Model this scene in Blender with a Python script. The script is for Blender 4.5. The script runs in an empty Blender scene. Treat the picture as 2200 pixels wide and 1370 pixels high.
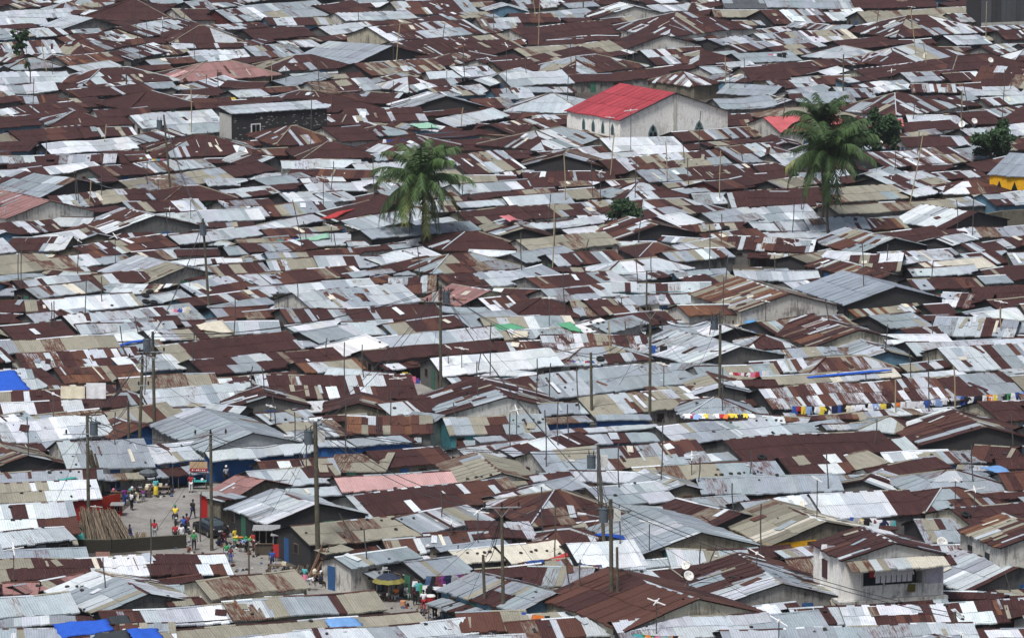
import bpy, math, random
from mathutils import Vector
from mathutils.bvhtree import BVHTree
R = random.Random(7)
rad = math.radians
scene = bpy.context.scene
COL = scene.collection
# ---------------------------------------------------------------- camera, sky, sun, exposure
FPX, CX, CY, CAMH, TH = 10860.0, 1100.0, 685.0, 88.0, math.atan(1755.0 / 10860.0)
cd = bpy.data.cameras.new('camera'); cam = bpy.data.objects.new('camera', cd); COL.objects.link(cam)
cam.location = (0, 0, CAMH); cam.rotation_euler = (rad(90) - TH, 0, 0)
cd.sensor_width = 36.0; cd.lens = FPX / 2200 * 36.0; cd.clip_start = 1.0; cd.clip_end = 9000.0
scene.camera = cam
SUN_EL, SUN_AZ = rad(62), rad(205)
world = bpy.data.worlds.new('World'); scene.world = world; world.use_nodes = True
wn = world.node_tree; bg = wn.nodes['Background']
sky = wn.nodes.new('ShaderNodeTexSky'); sky.sky_type = 'NISHITA'; sky.sun_disc = False
sky.sun_elevation = SUN_EL; sky.sun_rotation = SUN_AZ; sky.air_density = 1.0; sky.dust_density = 4.0; sky.ozone_density = 0.7
hs = wn.nodes.new('ShaderNodeHueSaturation'); hs.inputs['Saturation'].default_value = 0.95
wn.links.new(sky.outputs[0], hs.inputs['Color']); wn.links.new(hs.outputs[0], bg.inputs[0])
bg.inputs[1].default_value = 0.075
sl = bpy.data.lights.new('sun', 'SUN'); sl.energy = 2.6; sl.angle = rad(13); sl.color = (1, .985, .965)
so = bpy.data.objects.new('sun', sl); COL.objects.link(so)
sd = Vector((math.sin(SUN_AZ) * math.cos(SUN_EL), math.cos(SUN_AZ) * math.cos(SUN_EL), math.sin(SUN_EL)))
so.rotation_euler = (-sd).to_track_quat('-Z', 'Y').to_euler()
vs = scene.view_settings; vs.view_transform = 'Standard'; vs.look = 'None'; vs.gamma = 1.0; vs.exposure = 0.33
scene.display_settings.display_device = 'sRGB'
# ---------------------------------------------------------------- pixel to place
CAMP = Vector((0, 0, CAMH))
FW = Vector((0, math.cos(TH), -math.sin(TH))); UP = Vector((0, math.sin(TH), math.cos(TH)))
def ray(x, y): return (Vector(((x - CX) / FPX, 0, 0)) + UP * ((CY - y) / FPX) + FW).normalized()
def at(x, y, z=0.0):
    d = ray(x, y); t = (z - CAMH) / d.z
    return CAMP + d * t
def proj(p):
    q = Vector(p) - CAMP; k = FPX / q.dot(FW)
    return (CX + q.x * k, CY - q.dot(UP) * k)
def scl(p): return FPX / (Vector(p) - CAMP).dot(FW)
# ---------------------------------------------------------------- node helpers
def mat(name):
    m = bpy.data.materials.new(name); m.use_nodes = True
    return m, m.node_tree, m.node_tree.nodes['Principled BSDF']
def nd(t, typ, **kw):
    n = t.nodes.new(typ)
    for k, v in kw.items():
        if k in n.inputs: n.inputs[k].default_value = v
        else: setattr(n, k, v)
    return n
def mixc(t, f, a, b, mode='MIX'):
    n = t.nodes.new('ShaderNodeMix'); n.data_type = 'RGBA'; n.blend_type = mode
    for s, v in ((n.inputs[0], f), (n.inputs[6], a), (n.inputs[7], b)):
        if hasattr(v, 'links') or hasattr(v, 'is_linked'): t.links.new(v, s)
        elif isinstance(v, (int, float)): s.default_value = v
        else: s.default_value = (*v[:3], 1)
    return n.outputs[2]
def ramp(t, src, stops):
    n = t.nodes.new('ShaderNodeValToRGB'); t.links.new(src, n.inputs[0])
    cr = n.color_ramp
    while len(cr.elements) < len(stops): cr.elements.new(0.5)
    for e, (p, v) in zip(cr.elements, stops): e.position = p; e.color = (v, v, v, 1) if isinstance(v, (int, float)) else (*v, 1)
    return n.outputs[0]
def noise(t, vec, scale, detail=3, rough=.6):
    n = nd(t, 'ShaderNodeTexNoise', Scale=scale, Detail=detail, Roughness=rough)
    if vec is not None: t.links.new(vec, n.inputs['Vector'])
    return n.outputs['Fac']
def mathn(t, op, a, b=None, clamp=False):
    n = t.nodes.new('ShaderNodeMath'); n.operation = op; n.use_clamp = clamp
    for s, v in zip(n.inputs, (a, b)):
        if v is None: continue
        if isinstance(v, (int, float)): s.default_value = v
        else: t.links.new(v, s)
    return n.outputs[0]
# sheet metal: colour attribute = paint/zinc/rust of each sheet, alpha = how far rust has eaten it
M_SHEET, t, b = mat('corrugated_sheet')
at_ = nd(t, 'ShaderNodeAttribute', attribute_name='Col'); uv = nd(t, 'ShaderNodeUVMap', uv_map='UVMap')
mp = nd(t, 'ShaderNodeMapping'); t.links.new(uv.outputs[0], mp.inputs[0]); mp.inputs['Scale'].default_value = (6.0, 0.42, 1)
streak = noise(t, mp.outputs[0], 1.6, 5, .7)
blot = noise(t, uv.outputs[0], 0.7, 5, .65)
fine = noise(t, uv.outputs[0], 5.0, 4, .7)
s1 = mathn(t, 'ADD', mathn(t, 'MULTIPLY', streak, .6), mathn(t, 'MULTIPLY', blot, .4))
thr = mathn(t, 'SUBTRACT', .74, mathn(t, 'MULTIPLY', at_.outputs['Alpha'], .42))
f = mathn(t, 'MULTIPLY', mathn(t, 'SUBTRACT', s1, thr), 8, True)
rustc = ramp(t, fine, [(.3, (.062, .024, .019)), (.62, (.12, .05, .03)), (.8, (.21, .11, .06))])
base = mixc(t, 1.0, at_.outputs['Color'], ramp(t, fine, [(.25, .78), (.55, 1.0), (.8, 1.08)]), 'MULTIPLY')
base = mixc(t, 1.0, base, ramp(t, blot, [(.3, .84), (.6, 1.03)]), 'MULTIPLY')
c = mixc(t, f, base, rustc)
mpf = nd(t, 'ShaderNodeMapping'); t.links.new(uv.outputs[0], mpf.inputs[0]); mpf.inputs['Scale'].default_value = (4.5, .9, 1)
fl = noise(t, mpf.outputs[0], 1.3, 6, .75)
fk = mathn(t, 'MULTIPLY', mathn(t, 'MULTIPLY', mathn(t, 'SUBTRACT', fl, .66), 22, True), mathn(t, 'LESS_THAN', at_.outputs['Alpha'], -.1))
c = mixc(t, mathn(t, 'MULTIPLY', fk, .8), c, (.40, .36, .31))
och = mathn(t, 'MULTIPLY', mathn(t, 'MULTIPLY', mathn(t, 'SUBTRACT', streak, .57), 9, True), mathn(t, 'LESS_THAN', at_.outputs['Alpha'], -.1))
c = mixc(t, mathn(t, 'MULTIPLY', och, .45), c, (.24, .12, .065))
t.links.new(c, b.inputs['Base Color'])
b.inputs['Roughness'].default_value = .62; b.inputs['Specular IOR Level'].default_value = .3
wv = nd(t, 'ShaderNodeTexWave', Scale=1.0, wave_type='BANDS', bands_direction='X')
mp2 = nd(t, 'ShaderNodeMapping'); t.links.new(uv.outputs[0], mp2.inputs[0]); mp2.inputs['Scale'].default_value = (1.55, .001, 1)
t.links.new(mp2.outputs[0], wv.inputs[0])
bm_ = nd(t, 'ShaderNodeBump', Strength=.55, Distance=.05); t.links.new(wv.outputs['Fac'], bm_.inputs['Height'])
bm2 = nd(t, 'ShaderNodeBump', Strength=.5, Distance=.08); t.links.new(blot, bm2.inputs['Height']); t.links.new(bm_.outputs[0], bm2.inputs['Normal'])
t.links.new(bm2.outputs[0], b.inputs['Normal'])
# walls
M_WALL, t, b = mat('weathered_wall')
at_ = nd(t, 'ShaderNodeAttribute', attribute_name='Col'); tc = nd(t, 'ShaderNodeTexCoord')
n1 = noise(t, tc.outputs['Object'], .55, 6, .7); n2 = noise(t, tc.outputs['Object'], 3.0, 5, .7)
mp = nd(t, 'ShaderNodeMapping'); t.links.new(tc.outputs['Object'], mp.inputs[0]); mp.inputs['Scale'].default_value = (2.2, 2.2, .35)
n3 = noise(t, mp.outputs[0], 1.5, 5, .7)
base = mixc(t, 1.0, at_.outputs['Color'], ramp(t, n2, [(.3, .82), (.65, 1.05)]), 'MULTIPLY')
g1 = ramp(t, mathn(t, 'ADD', mathn(t, 'MULTIPLY', n1, .5), mathn(t, 'MULTIPLY', n3, .5)), [(.50, 0.0), (.60, .85)])
g1 = mathn(t, 'MULTIPLY', g1, at_.outputs['Alpha'])
t.links.new(mixc(t, g1, base, (.035, .034, .03)), b.inputs['Base Color'])
b.inputs['Roughness'].default_value = .92; b.inputs['Specular IOR Level'].default_value = .15
_pm = {}
def paint(name, col, rough=.7, var=.25, scale=4.0, metal=0.0, spec=.3):
    if name in _pm: return _pm[name]
    m, t, b = mat(name)
    tc = nd(t, 'ShaderNodeTexCoord'); n = noise(t, tc.outputs['Object'], scale, 4, .65)
    t.links.new(mixc(t, 1.0, col, ramp(t, n, [(.3, 1 - var), (.7, 1 + var * .4)]), 'MULTIPLY'), b.inputs['Base Color'])
    b.inputs['Roughness'].default_value = rough; b.inputs['Metallic'].default_value = metal; b.inputs['Specular IOR Level'].default_value = spec
    _pm[name] = m; return m
# ---------------------------------------------------------------- mesh helpers
class MB:
    def __init__(s): s.v = []; s.f = []; s.c = []; s.u = []; s.m = []
    def face(s, pts, col=(.5, .5, .5, 0), uvs=None, mi=0):
        n = len(s.v); s.v.extend([tuple(p) for p in pts]); s.f.append(tuple(range(n, n + len(pts))))
        s.c.append(col if len(col) == 4 else (*col, 0)); s.u.append(uvs or [(p[0], p[1] + p[2]) for p in pts]); s.m.append(mi)
    def box(s, x0, x1, y0, y1, z0, z1, col=(.5, .5, .5, 0), mi=0, M=None):
        P = [Vector((x, y, z)) for z in (z0, z1) for y in (y0, y1) for x in (x0, x1)]
        if M is not None: P = [M @ p for p in P]
        for q in ((0, 2, 3, 1), (4, 5, 7, 6), (0, 1, 5, 4), (2, 6, 7, 3), (0, 4, 6, 2), (1, 3, 7, 5)): s.face([P[i] for i in q], col, None, mi)
    def tube(s, a, b, r0, r1=None, n=8, col=(.5, .5, .5, 0), mi=0, cap=True):
        a = Vector(a); b = Vector(b); r1 = r0 if r1 is None else r1
        d = (b - a).normalized(); x = d.orthogonal().normalized(); y = d.cross(x)
        A = [a + (x * math.cos(k * 2 * math.pi / n) + y * math.sin(k * 2 * math.pi / n)) * r0 for k in range(n)]
        B = [b + (x * math.cos(k * 2 * math.pi / n) + y * math.sin(k * 2 * math.pi / n)) * r1 for k in range(n)]
        for k in range(n): s.face([A[k], A[(k + 1) % n], B[(k + 1) % n], B[k]], col, None, mi)
        if cap: s.face(A[::-1], col, None, mi); s.face(B, col, None, mi)
    def build(s, name, mats, parent=None, smooth=False):
        me = bpy.data.meshes.new(name); me.from_pydata(s.v, [], s.f)
        ca = me.color_attributes.new('Col', 'FLOAT_COLOR', 'CORNER'); ul = me.uv_layers.new(name='UVMap')
        cs = []; us = []
        for f, c, u in zip(s.f, s.c, s.u):
            for k in range(len(f)): cs.extend(c); us.extend(u[k])
        ca.data.foreach_set('color', cs); ul.data.foreach_set('uv', us)
        me.polygons.foreach_set('material_index', s.m)
        if smooth: me.polygons.foreach_set('use_smooth', [True] * len(s.f))
        for m in (mats if isinstance(mats, (list, tuple)) else [mats]): me.materials.append(m)
        if smooth:
            import bmesh
            q = bmesh.new(); q.from_mesh(me); bmesh.ops.remove_doubles(q, verts=q.verts, dist=1e-4); q.to_mesh(me); q.free()
        o = bpy.data.objects.new(name, me); COL.objects.link(o)
        if parent is not None: o.parent = parent
        return o
def empty(name, loc, rz=0.0):
    o = bpy.data.objects.new(name, None); COL.objects.link(o); o.location = loc; o.rotation_euler = (0, 0, rz); o.empty_display_size = .5
    return o
def tag(o, label=None, cat=None, group=None, kind=None):
    if label:
        while len(label.split()) > 16 and ' the ' in label: label = label.replace(' the ', ' ', 1)
        if len(label.split()) > 16: label = label.replace(' and ', ' ').replace(' gabled', '')
        o['label'] = label
    if cat: o['category'] = cat
    if group: o['group'] = group
    if kind: o['kind'] = kind
    return o
def copy_tree(o, parent=None):
    c = o.copy(); COL.objects.link(c); c.parent = parent
    for ch in list(o.children): copy_tree(ch, c)
    return c
# ---------------------------------------------------------------- sheet palettes (linear)
K = dict(R=(.056, .0215, .0195), B=(.10, .042, .030), O=(.20, .095, .05), G=(.305, .352, .39), L=(.47, .52, .56), W=(.67, .715, .755),
         T=(.30, .285, .225), P=(.30, .165, .155), Q=(.60, .37, .36), C=(.66, .63, .53), D=(.10, .11, .12), U=(.29, .335, .39), E=(.40, .055, .070),
         N=(.86, .87, .88), I=(.60, .14, .15), V=(.17, .30, .62), Z=(.22, .205, .16))
PAL = dict(
 R='R93B4T2L1', r='R68B10T6L7G6W3', rl='R46B8L20G15W6T5', rt='R38B8T20G20L10W4', rw='R60B6W15L12T7', rg='R36B6G38L14T6', m='R24B6G32L22W8T8',
 x='R18B9T23G23L17W7C3', bk='B80R20', g='G90L6T2R2', gt='G48T34L10R4B4', gr='G56L14R18B6T6', l='L80G14W6', lw='L56W34G10', lg='L45G42T8R5', w='W92L8', W='N100',
 lr='L48G20R20W8T4', lt='L50T36G14', t='T88Z7G5', tr='T58R22B10L10', tl='T40C22L26R8B4', ts='T62L12B14R12', to='T48O22B14L16', o='O30B46R20T4', ro='R46B24O14T10L6',
 s='L52W16B18R14', rs='L38R34B14W8T6', p='Q100', pk='P84R8Q6T2', c='C70L20T10', b='U96G4', wr='W46L22R26B6', wt='W80T20', tm='T40Z40C20', E='E100', I='I92L8', gd='D60G40', xr='R28T20L20B12W6G14')
STREAK = dict(R=-.3, B=.5, O=.7, G=.28, L=.26, W=.1, T=.34, P=.25, Q=.02, C=.15, D=.1, U=.02, E=0, N=0, I=.05, V=0, Z=.4)
def parsepal(s):
    out = []; i = 0
    while i < len(s):
        j = i + 1
        while j < len(s) and s[j].isdigit(): j += 1
        out.append((s[i], int(s[i + 1:j]))); i = j
    return out
PAL = {k: parsepal(v) for k, v in PAL.items()}
def pick(pal, rr):
    a = PAL[pal]; q = rr.random() * sum(w for _, w in a)
    for k, w in a:
        q -= w
        if q <= 0: return k
    return a[0][0]
def colof(k, rr, stk=1.0):
    c = K[k]; j = rr.uniform(.86, 1.12)
    if k in 'LGW': c = [c[i] * (1 + rr.uniform(-.03, .03)) for i in range(3)]
    s = STREAK[k]
    if k in 'LGTWC': s = s * stk * rr.choice((.15, .3, .6, .9, 1.3, 2.3))
    return (c[0] * j, c[1] * j, c[2] * j, min(1, s))
def palof(pal, fr):
    # 'R|g:.25' = left quarter R, rest g
    if '|' in pal:
        a, rest = pal.split('|'); b_, q = rest.split(':')
        return a if fr < float(q) else b_
    return pal
# one roof slope: o = eave start, u = along the eave, v = horizontal direction up the slope
def slope(mb, o, u, v, L, run, rise, k0, k1, pal, rr, ov=.3, gov=.25, detail=1.0, flip=False, sag=(0, 0, 0)):
    sl_len = math.hypot(run, rise); tz = rise / run
    nr = 1 if sl_len < 3.3 else (2 if sl_len < 7.2 else 3)
    cw = .62 * rr.uniform(.85, 1.2) * (1 if detail >= 1 else 1.3)
    nc = max(2, int(round((L + 2 * gov) / cw))); cw = (L + 2 * gov) / nc
    A, fq, ph = sag
    def pt(x, y, dz): return o + u * x + v * y + Vector((0, 0, tz * y + dz + A * math.sin(fq * x + ph + y * .5)))
    mono = len(PAL[palof(pal, .5)]) <= 2 or pal in ('g', 't', 'l', 'R', 'b', 'w')
    cols = [[None] * nc for _ in range(nr)]
    for r in range(nr):
        i = 0
        while i < nc:
            fr = (i + .5) / nc
            if flip: fr = 1 - fr
            n = rr.choice((1, 1, 1, 2, 2, 3, 5)) if not mono else rr.choice((1, 2, 3, 5))
            if pal in ('rs', 's', 'ts', 'ro', 'to'): n = rr.choice((1, 1, 1, 2))
            if r and rr.random() < .55: k = cols[r - 1][i]
            else: k = colof(pick(palof(pal, fr), rr), rr)
            for q in range(i, min(nc, i + n)):
                fr2 = (q + .5) / nc
                cols[r][q] = k
            i += n
    for r in range(nr):
        for i in range(nc):
            xa = -gov + i * cw; xb = xa + cw + (.05 if i < nc - 1 else 0)
            y0 = run * r / nr; y1 = run * (r + 1) / nr
            jit = rr.uniform(-.10, .12)
            ya = (y0 - ov + jit) if r == 0 else y0 - .12 + jit * .6
            yb = y1 + (.04 if r < nr - 1 else 0)
            lo0 = k0 * max(0, ya); lo1 = k0 * yb; hi0 = L - k1 * max(0, ya); hi1 = L - k1 * yb
            if k0: lo0 -= gov * .5
            else: lo0 = lo1 = -gov
            if k1: hi0 += gov * .5
            else: hi0 = hi1 = L + gov
            if xa >= hi0 - .02 or xb <= lo0 + .02: continue
            cl = lambda x, lo, hi: min(max(x, lo), hi)
            a0, b0, a1, b1 = cl(xa, lo0, hi0), cl(xb, lo0, hi0), cl(xa, lo1, max(lo1, hi1)), cl(xb, lo1, max(lo1, hi1))
            dz = .022 * (i % 2) + .03 * r + .045; tl = rr.uniform(-.02, .02) * detail
            c = cols[r][i]
            if pal in ('rs', 's', 'ts') and c[3] > 0: c = (*c[:3], rr.choice((.2, .5, .75, .9)))
            du = rr.uniform(0, 50)
            j = rr.uniform(.94, 1.05); c = (c[0] * j, c[1] * j, c[2] * j, c[3])
            ta = tb = yb
            if k0 or k1:   # sheets stay parallel and are cut along the hips
                x_a, x_b = max(xa, lo0), min(xb, hi0)
                top_ = lambda x: min(yb, (x + .05) / k0 if k0 else 99, (L + .05 - x) / k1 if k1 else 99)
                ta, tb = max(ya, top_(x_a)), max(ya, top_(x_b)); a0 = a1 = x_a; b0 = b1 = x_b
                if max(ta, tb) <= ya + .03 or x_b - x_a < .03:
                    continue
            P = [pt(a0, ya, dz + tl), pt(b0, ya, dz - tl + rr.uniform(0, .03)), pt(b1, tb, dz), pt(a1, ta, dz)]
            pk_ = L * k0 / (k0 + k1) if k0 and k1 else None
            if pk_ and a0 < pk_ < b0 and yb > pk_ / k0 - 1e-6 and pk_ / k0 > max(ta, tb): P.insert(3, pt(pk_, min(yb, pk_ / k0), dz))
            mb.face(P, c, [(a0 + du, ya + du), (b0 + du, ya + du), (b1 + du, tb + du), (a1 + du, ta + du)] if len(P) == 4 else [(a0 + du, ya + du), (b0 + du, ya + du), (b1 + du, tb + du), (pk_ + du, yb + du), (a1 + du, ta + du)])
            if r == 0 or detail >= 1:
                Q = [p - Vector((0, 0, .11)) for p in P]
                mb.face(Q[::-1], (.04, .035, .03, 0))
                if r == 0: mb.face([Q[0], Q[1], P[1], P[0]], (c[0] * .8, c[1] * .8, c[2] * .8, c[3]))
    # loose patch sheets lying crooked on the roof
    area = L * sl_len
    if detail >= 1 and not mono:
        for _ in range(int(area / 9 * rr.random() * 1.5)):   # narrow overlapping strips, battens and planks
            x = rr.uniform(.2, max(.3, L - .6)); w = rr.choice((.07, .1, .2, .3, .4)); h = rr.uniform(.8, 3.0); y = rr.uniform(-.1, max(0, run - h)); h = min(h, run - y); an = rr.uniform(-.06, .06) if rr.random() < .8 else rr.uniform(-1.4, 1.4)
            if k0 and x < k0 * (y + h): continue
            if k1 and x + w > L - k1 * (y + h): continue
            ca, sa = math.cos(an), math.sin(an); k = colof(rr.choice('LGCTLWBROTGT'), rr); dz0 = rr.uniform(.11, .15)
            if abs(an) > .1 and not (.5 < x < L - .5 and .5 < y < run - 1): continue
            P = [pt(x + p * ca - q * sa, y + p * sa + q * ca, dz0) for p, q in ((0, 0), (w, 0), (w, h), (0, h))]
            mb.face(P, k, [(p[0], p[1]) for p in ((x, y), (x + w, y), (x + w, y + h), (x, y + h))])
            Q = [p - Vector((0, 0, .05)) for p in P]; mb.face([Q[0], Q[1], P[1], P[0]], (k[0] * .5, k[1] * .5, k[2] * .5, 0)); mb.face([Q[1], Q[2], P[2], P[1]], (k[0] * .5, k[1] * .5, k[2] * .5, 0))
        for _ in range(int(area / 7 * rr.random())):   # holes, scabs and rags
            x = rr.uniform(.3, L - .5); y = rr.uniform(.1, run - .4); w = rr.uniform(.12, .45); h = rr.uniform(.08, .5)
            if k0 and x < k0 * (y + h) + .2: continue
            if k1 and x + w > L - k1 * (y + h) - .2: continue
            g_ = rr.choice((.02, .03, .05, .05, .6)); P = [pt(x + p, y + q, .13) for p, q in ((0, 0), (w, rr.uniform(-.08, .08)), (w * rr.uniform(.6, 1), h), (w * .2, h * rr.uniform(.6, 1)))]
            mb.face(P, (g_, g_, g_, 0))
        for _ in range(int(area / 14 * rr.random() * 1.6)):
            x = rr.uniform(.5, max(.6, L - 1.2)); y = rr.uniform(.2, max(.3, run - 1.2)); w = rr.uniform(.35, .9); h = rr.uniform(.7, 2.2); an = rr.uniform(-.4, .4)
            if k0 and x < k0 * (y + h): continue
            if k1 and x + w > L - k1 * (y + h): continue
            h = min(h, run - y)
            ca, sa = math.cos(an), math.sin(an); k = colof(rr.choice('LWGTRBRC'), rr)
            P = [pt(x + p * ca - q * sa, y + p * sa + q * ca, .125 + rr.uniform(0, .03)) for p, q in ((0, 0), (w, 0), (w, h), (0, h))]
            mb.face(P, k, [(p[0], p[1]) for p in ((x, y), (x + w, y), (x + w, y + h), (x, y + h))])
WALLC = dict(z=(.88, .87, .82, .35), g=(.14, .14, .135, .8), w=(.55, .54, .50, .8), d=(.045, .045, .047, .5), b=(.035, .13, .36, .25), k=(.06, .23, .27, .4), c=(.45, .42, .33, .8),
             y=(.75, .40, .02, .15), r=(.30, .03, .025, .2), v=(.10, .028, .028, .4), e=(.12, .23, .32, .4), t=(.19, .17, .13, .8), h=(.26, .255, .24, .95))
def house_mesh(kind, L, W, eh, rise, pal, wc, rr, detail=1.0):
    rf = MB(); wl = MB(); X = Vector((1, 0, 0)); Y = Vector((0, 1, 0)); e = Vector((0, 0, eh))
    sag = (0, 0, 0)
    cw = WALLC[wc]
    if kind == 's':
        slope(rf, e, X, Y, L, W, rise, 0, 0, pal, rr, detail=detail, sag=sag)
        wl.face([(0, 0, -1), (L, 0, -1), (L, 0, eh), (0, 0, eh)], cw); wl.face([(L, W, -1), (0, W, -1), (0, W, eh + rise), (L, W, eh + rise)], cw)
        wl.face([(0, W, -1), (0, 0, -1), (0, 0, eh), (0, W, eh + rise)], cw); wl.face([(L, 0, -1), (L, W, -1), (L, W, eh + rise), (L, 0, eh)], cw)
    elif kind == 'h':
        k = min(1.0, (L * .47) / (W / 2)); 
        slope(rf, e, X, Y, L, W / 2, rise, k, k, pal, rr, detail=detail, sag=sag)
        slope(rf, e + X * L + Y * W, -X, -Y, L, W / 2, rise, k, k, pal, rr, detail=detail, flip=True)
        slope(rf, e + Y * W, -Y, X, W, W / 2 * k, rise, 1 / k, 1 / k, pal, rr, detail=detail)
        slope(rf, e + X * L, Y, -X, W, W / 2 * k, rise, 1 / k, 1 / k, pal, rr, detail=detail)
        for x, y, x2, in ((0, 0, 1), (0, W, 1), (L, 0, -1), (L, W, -1)):
            kc = colof(rr.choice('RTLB'), rr); p0 = Vector((x, y, eh + .1)); p1 = Vector((x + x2 * W / 2 * k, W / 2, eh + rise + .12))
            rf.tube(p0, p1, .08, n=4, col=kc, cap=False)
        kc = colof(rr.choice('RTLB'), rr); rf.tube((W / 2 * k, W / 2, eh + rise + .08), (L - W / 2 * k + .01, W / 2, eh + rise + .08), .12, n=5, col=kc, cap=False)
        P = [(0, 0), (L, 0), (L, W), (0, W)]
        for i in range(4):
            (a, b_), (c_, d) = P[i], P[(i + 1) % 4]; wl.face([(a, b_, -1), (c_, d, -1), (c_, d, eh), (a, b_, eh)], cw)
    else:
        slope(rf, e, X, Y, L, W / 2, rise, 0, 0, pal, rr, detail=detail, sag=sag)
        slope(rf, e + X * L + Y * W, -X, -Y, L, W / 2, rise, 0, 0, pal, rr, detail=detail, flip=True)
        # ridge cap in a few lengths
        n = max(1, int(L / 2.4)); A, fq, ph = sag
        zz = lambda x: eh + rise + .10 + A * math.sin(fq * x + ph + W * .25)
        for i in range(n + 1):
            if i == n: break
            x0 = -.25 + i * (L + .5) / n; x1 = x0 + (L + .5) / n; kc = colof(rr.choice('RRTLBGW') if pal not in ('E', 'b', 'g', 'w') else PAL[pal][0][0], rr)
            for sgn in (-1, 1):
                rf.face([(x0, W / 2, zz(x0)), (x1, W / 2, zz(x1)), (x1, W / 2 + sgn * .2, zz(x1) - .07), (x0, W / 2 + sgn * .2, zz(x0) - .07)], kc)
        wl.face([(0, 0, -1), (L, 0, -1), (L, 0, eh), (0, 0, eh)], cw); wl.face([(L, W, -1), (0, W, -1), (0, W, eh), (L, W, eh)], cw)
        wl.face([(0, W, -1), (0, 0, -1), (0, 0, eh), (0, W / 2, eh + rise), (0, W, eh)], cw)
        wl.face([(L, 0, -1), (L, W, -1), (L, W, eh), (L, W / 2, eh + rise), (L, 0, eh)], cw)
    A, fq, ph = rr.uniform(.02, .11), rr.uniform(.3, .8), rr.uniform(0, 6); tx = rr.uniform(-.03, .03); ty = rr.uniform(-.015, .015)
    if pal in ('E', 'b', 'I', 'p') or eh > 3.1: A *= .2; tx *= .15; ty *= .15
    wf = lambda x, y: A * math.sin(fq * x + ph + y * .3) + tx * (x - L / 2) + ty * (y - W / 2)
    rf.v = [(x, y, z + wf(x, y)) for x, y, z in rf.v]; wl.v = [(x, y, z + (wf(x, y) - .02 if z > 0 else 0)) for x, y, z in wl.v]
    return rf, wl
def awning_mesh(L, W, eh, rr, side):
    # a lean-to sheet strip hung under the eave
    rf = MB(); X = Vector((1, 0, 0)); Y = Vector((0, 1, 0)); ln = (L if side == 'f' else W) * rr.uniform(.45, .95); r = rr.uniform(1.0, 2.1); z = max(1.5, eh - rr.uniform(.45, .7)); dr = r * rr.uniform(.12, .28)
    s0 = rr.uniform(0, (L if side == 'f' else W) - ln)
    if side == 'f': o, u, v = Vector((s0, -r - .02, z - dr)), X, Y
    else: o, u, v = Vector((L + r + .02, s0, z - dr)), Y, -X
    slope(rf, o, u, v, ln, r, dr, 0, 0, rr.choice(('x', 'm', 'rt', 'rl', 'gt', 'l', 'x')), rr, ov=.1, gov=.0)
    for k in (0.05, .5, .95):
        p = o + u * ln * k; rf.tube((p.x, p.y, 0), (p.x, p.y, p.z - .05), .045, n=5, col=(.12, .1, .08, 0), cap=False)
    return rf
# ---------------------------------------------------------------- the houses: one line each, read off the roofs of the place
# kind x1 y1 x2 y2 h palette [wall] [eave height]; f = ridge along the eave line, h = hipped, s = single slope, g = gable end on the line (h = ridge length, m)
TILES = {}
TILES[0, 1000, 3.7018] = '''
f -60 1470 1380 1430 170 x
f 880 1290 2160 1200 130 m
f -200 1215 590 1155 150 l
g 790 1165 1560 1070 9 x
f 1700 1040 2430 960 140 t c 2.9
f 230 1010 760 890 70 pk
f -150 1010 280 1010 80 pk
f -50 935 1810 830 160 rw
f -120 780 680 745 95 g
f -100 655 560 585 110 l
f -100 560 610 530 250 x
f -100 292 780 252 140 t|w:.42 r
f 0 125 800 105 75 lg
g 1900 235 2290 150 3.2 pk
s 1760 290 1920 245 60 lr'''
TILES[550, 1000, 3.7018] = '''
g 120 465 850 390 8.5 l d
f 700 200 1585 150 110 p h
f 890 388 2130 262 175 rw
g 1640 150 2260 120 9 t w
f 440 635 1330 540 165 t d
f 1330 540 1860 420 170 gr h
f 760 815 1290 720 100 gt w
f 1340 890 1720 835 140 g
f 1660 775 1960 735 110 c
f 1500 700 2000 640 60 b
f 1470 985 2090 1165 230 gr e
f -160 1225 1005 1135 150 rt
f -800 1440 1320 1225 95 t
f -100 1500 1860 1290 120 lw
f 1500 1430 2150 1390 60 l
f 0 120 640 70 80 xr
s 560 700 740 660 50 t'''
TILES[1100, 1000, 3.7018] = '''
g 900 1310 2040 1160 13 bk c 2.7
f 900 1400 2100 1330 170 l
f 560 805 1060 775 190 w d
f 0 760 440 720 140 c
g 1030 705 1960 635 12 g t
h 150 470 960 400 250 ro
f 30 330 640 200 140 lw
f 740 310 1290 255 150 l
g 1590 495 2050 430 9 rw d
f 1030 122 2150 60 110 t|lg:.4 g
f 1520 222 2620 195 125 g
f 440 110 1010 130 70 l
f 1280 800 1890 785 130 m k
f 900 960 1700 860 100 x
g 1600 1110 2680 1050 12 rl h'''
TILES[1650, 1000, 3.7018] = '''
f -300 1500 1700 1430 190 g|lg:.7
g 0 615 900 525 9 tm y 2.0
f 1640 520 2400 430 190 R c 3
f 460 418 1235 378 195 w|R:.68
f 1270 612 1600 600 185 gr
h 1240 385 1990 310 180 r
h 1180 240 1990 195 190 g
f -100 420 460 380 150 m
g 1560 1000 2400 860 7 m g
s 140 720 440 690 60 rs
f 280 880 450 870 150 gr g
f 640 1275 2150 1235 165 rw
f 1640 1400 2150 1375 90 m
f -150 1320 460 1285 130 g
f -150 1190 250 1160 70 m'''
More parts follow.
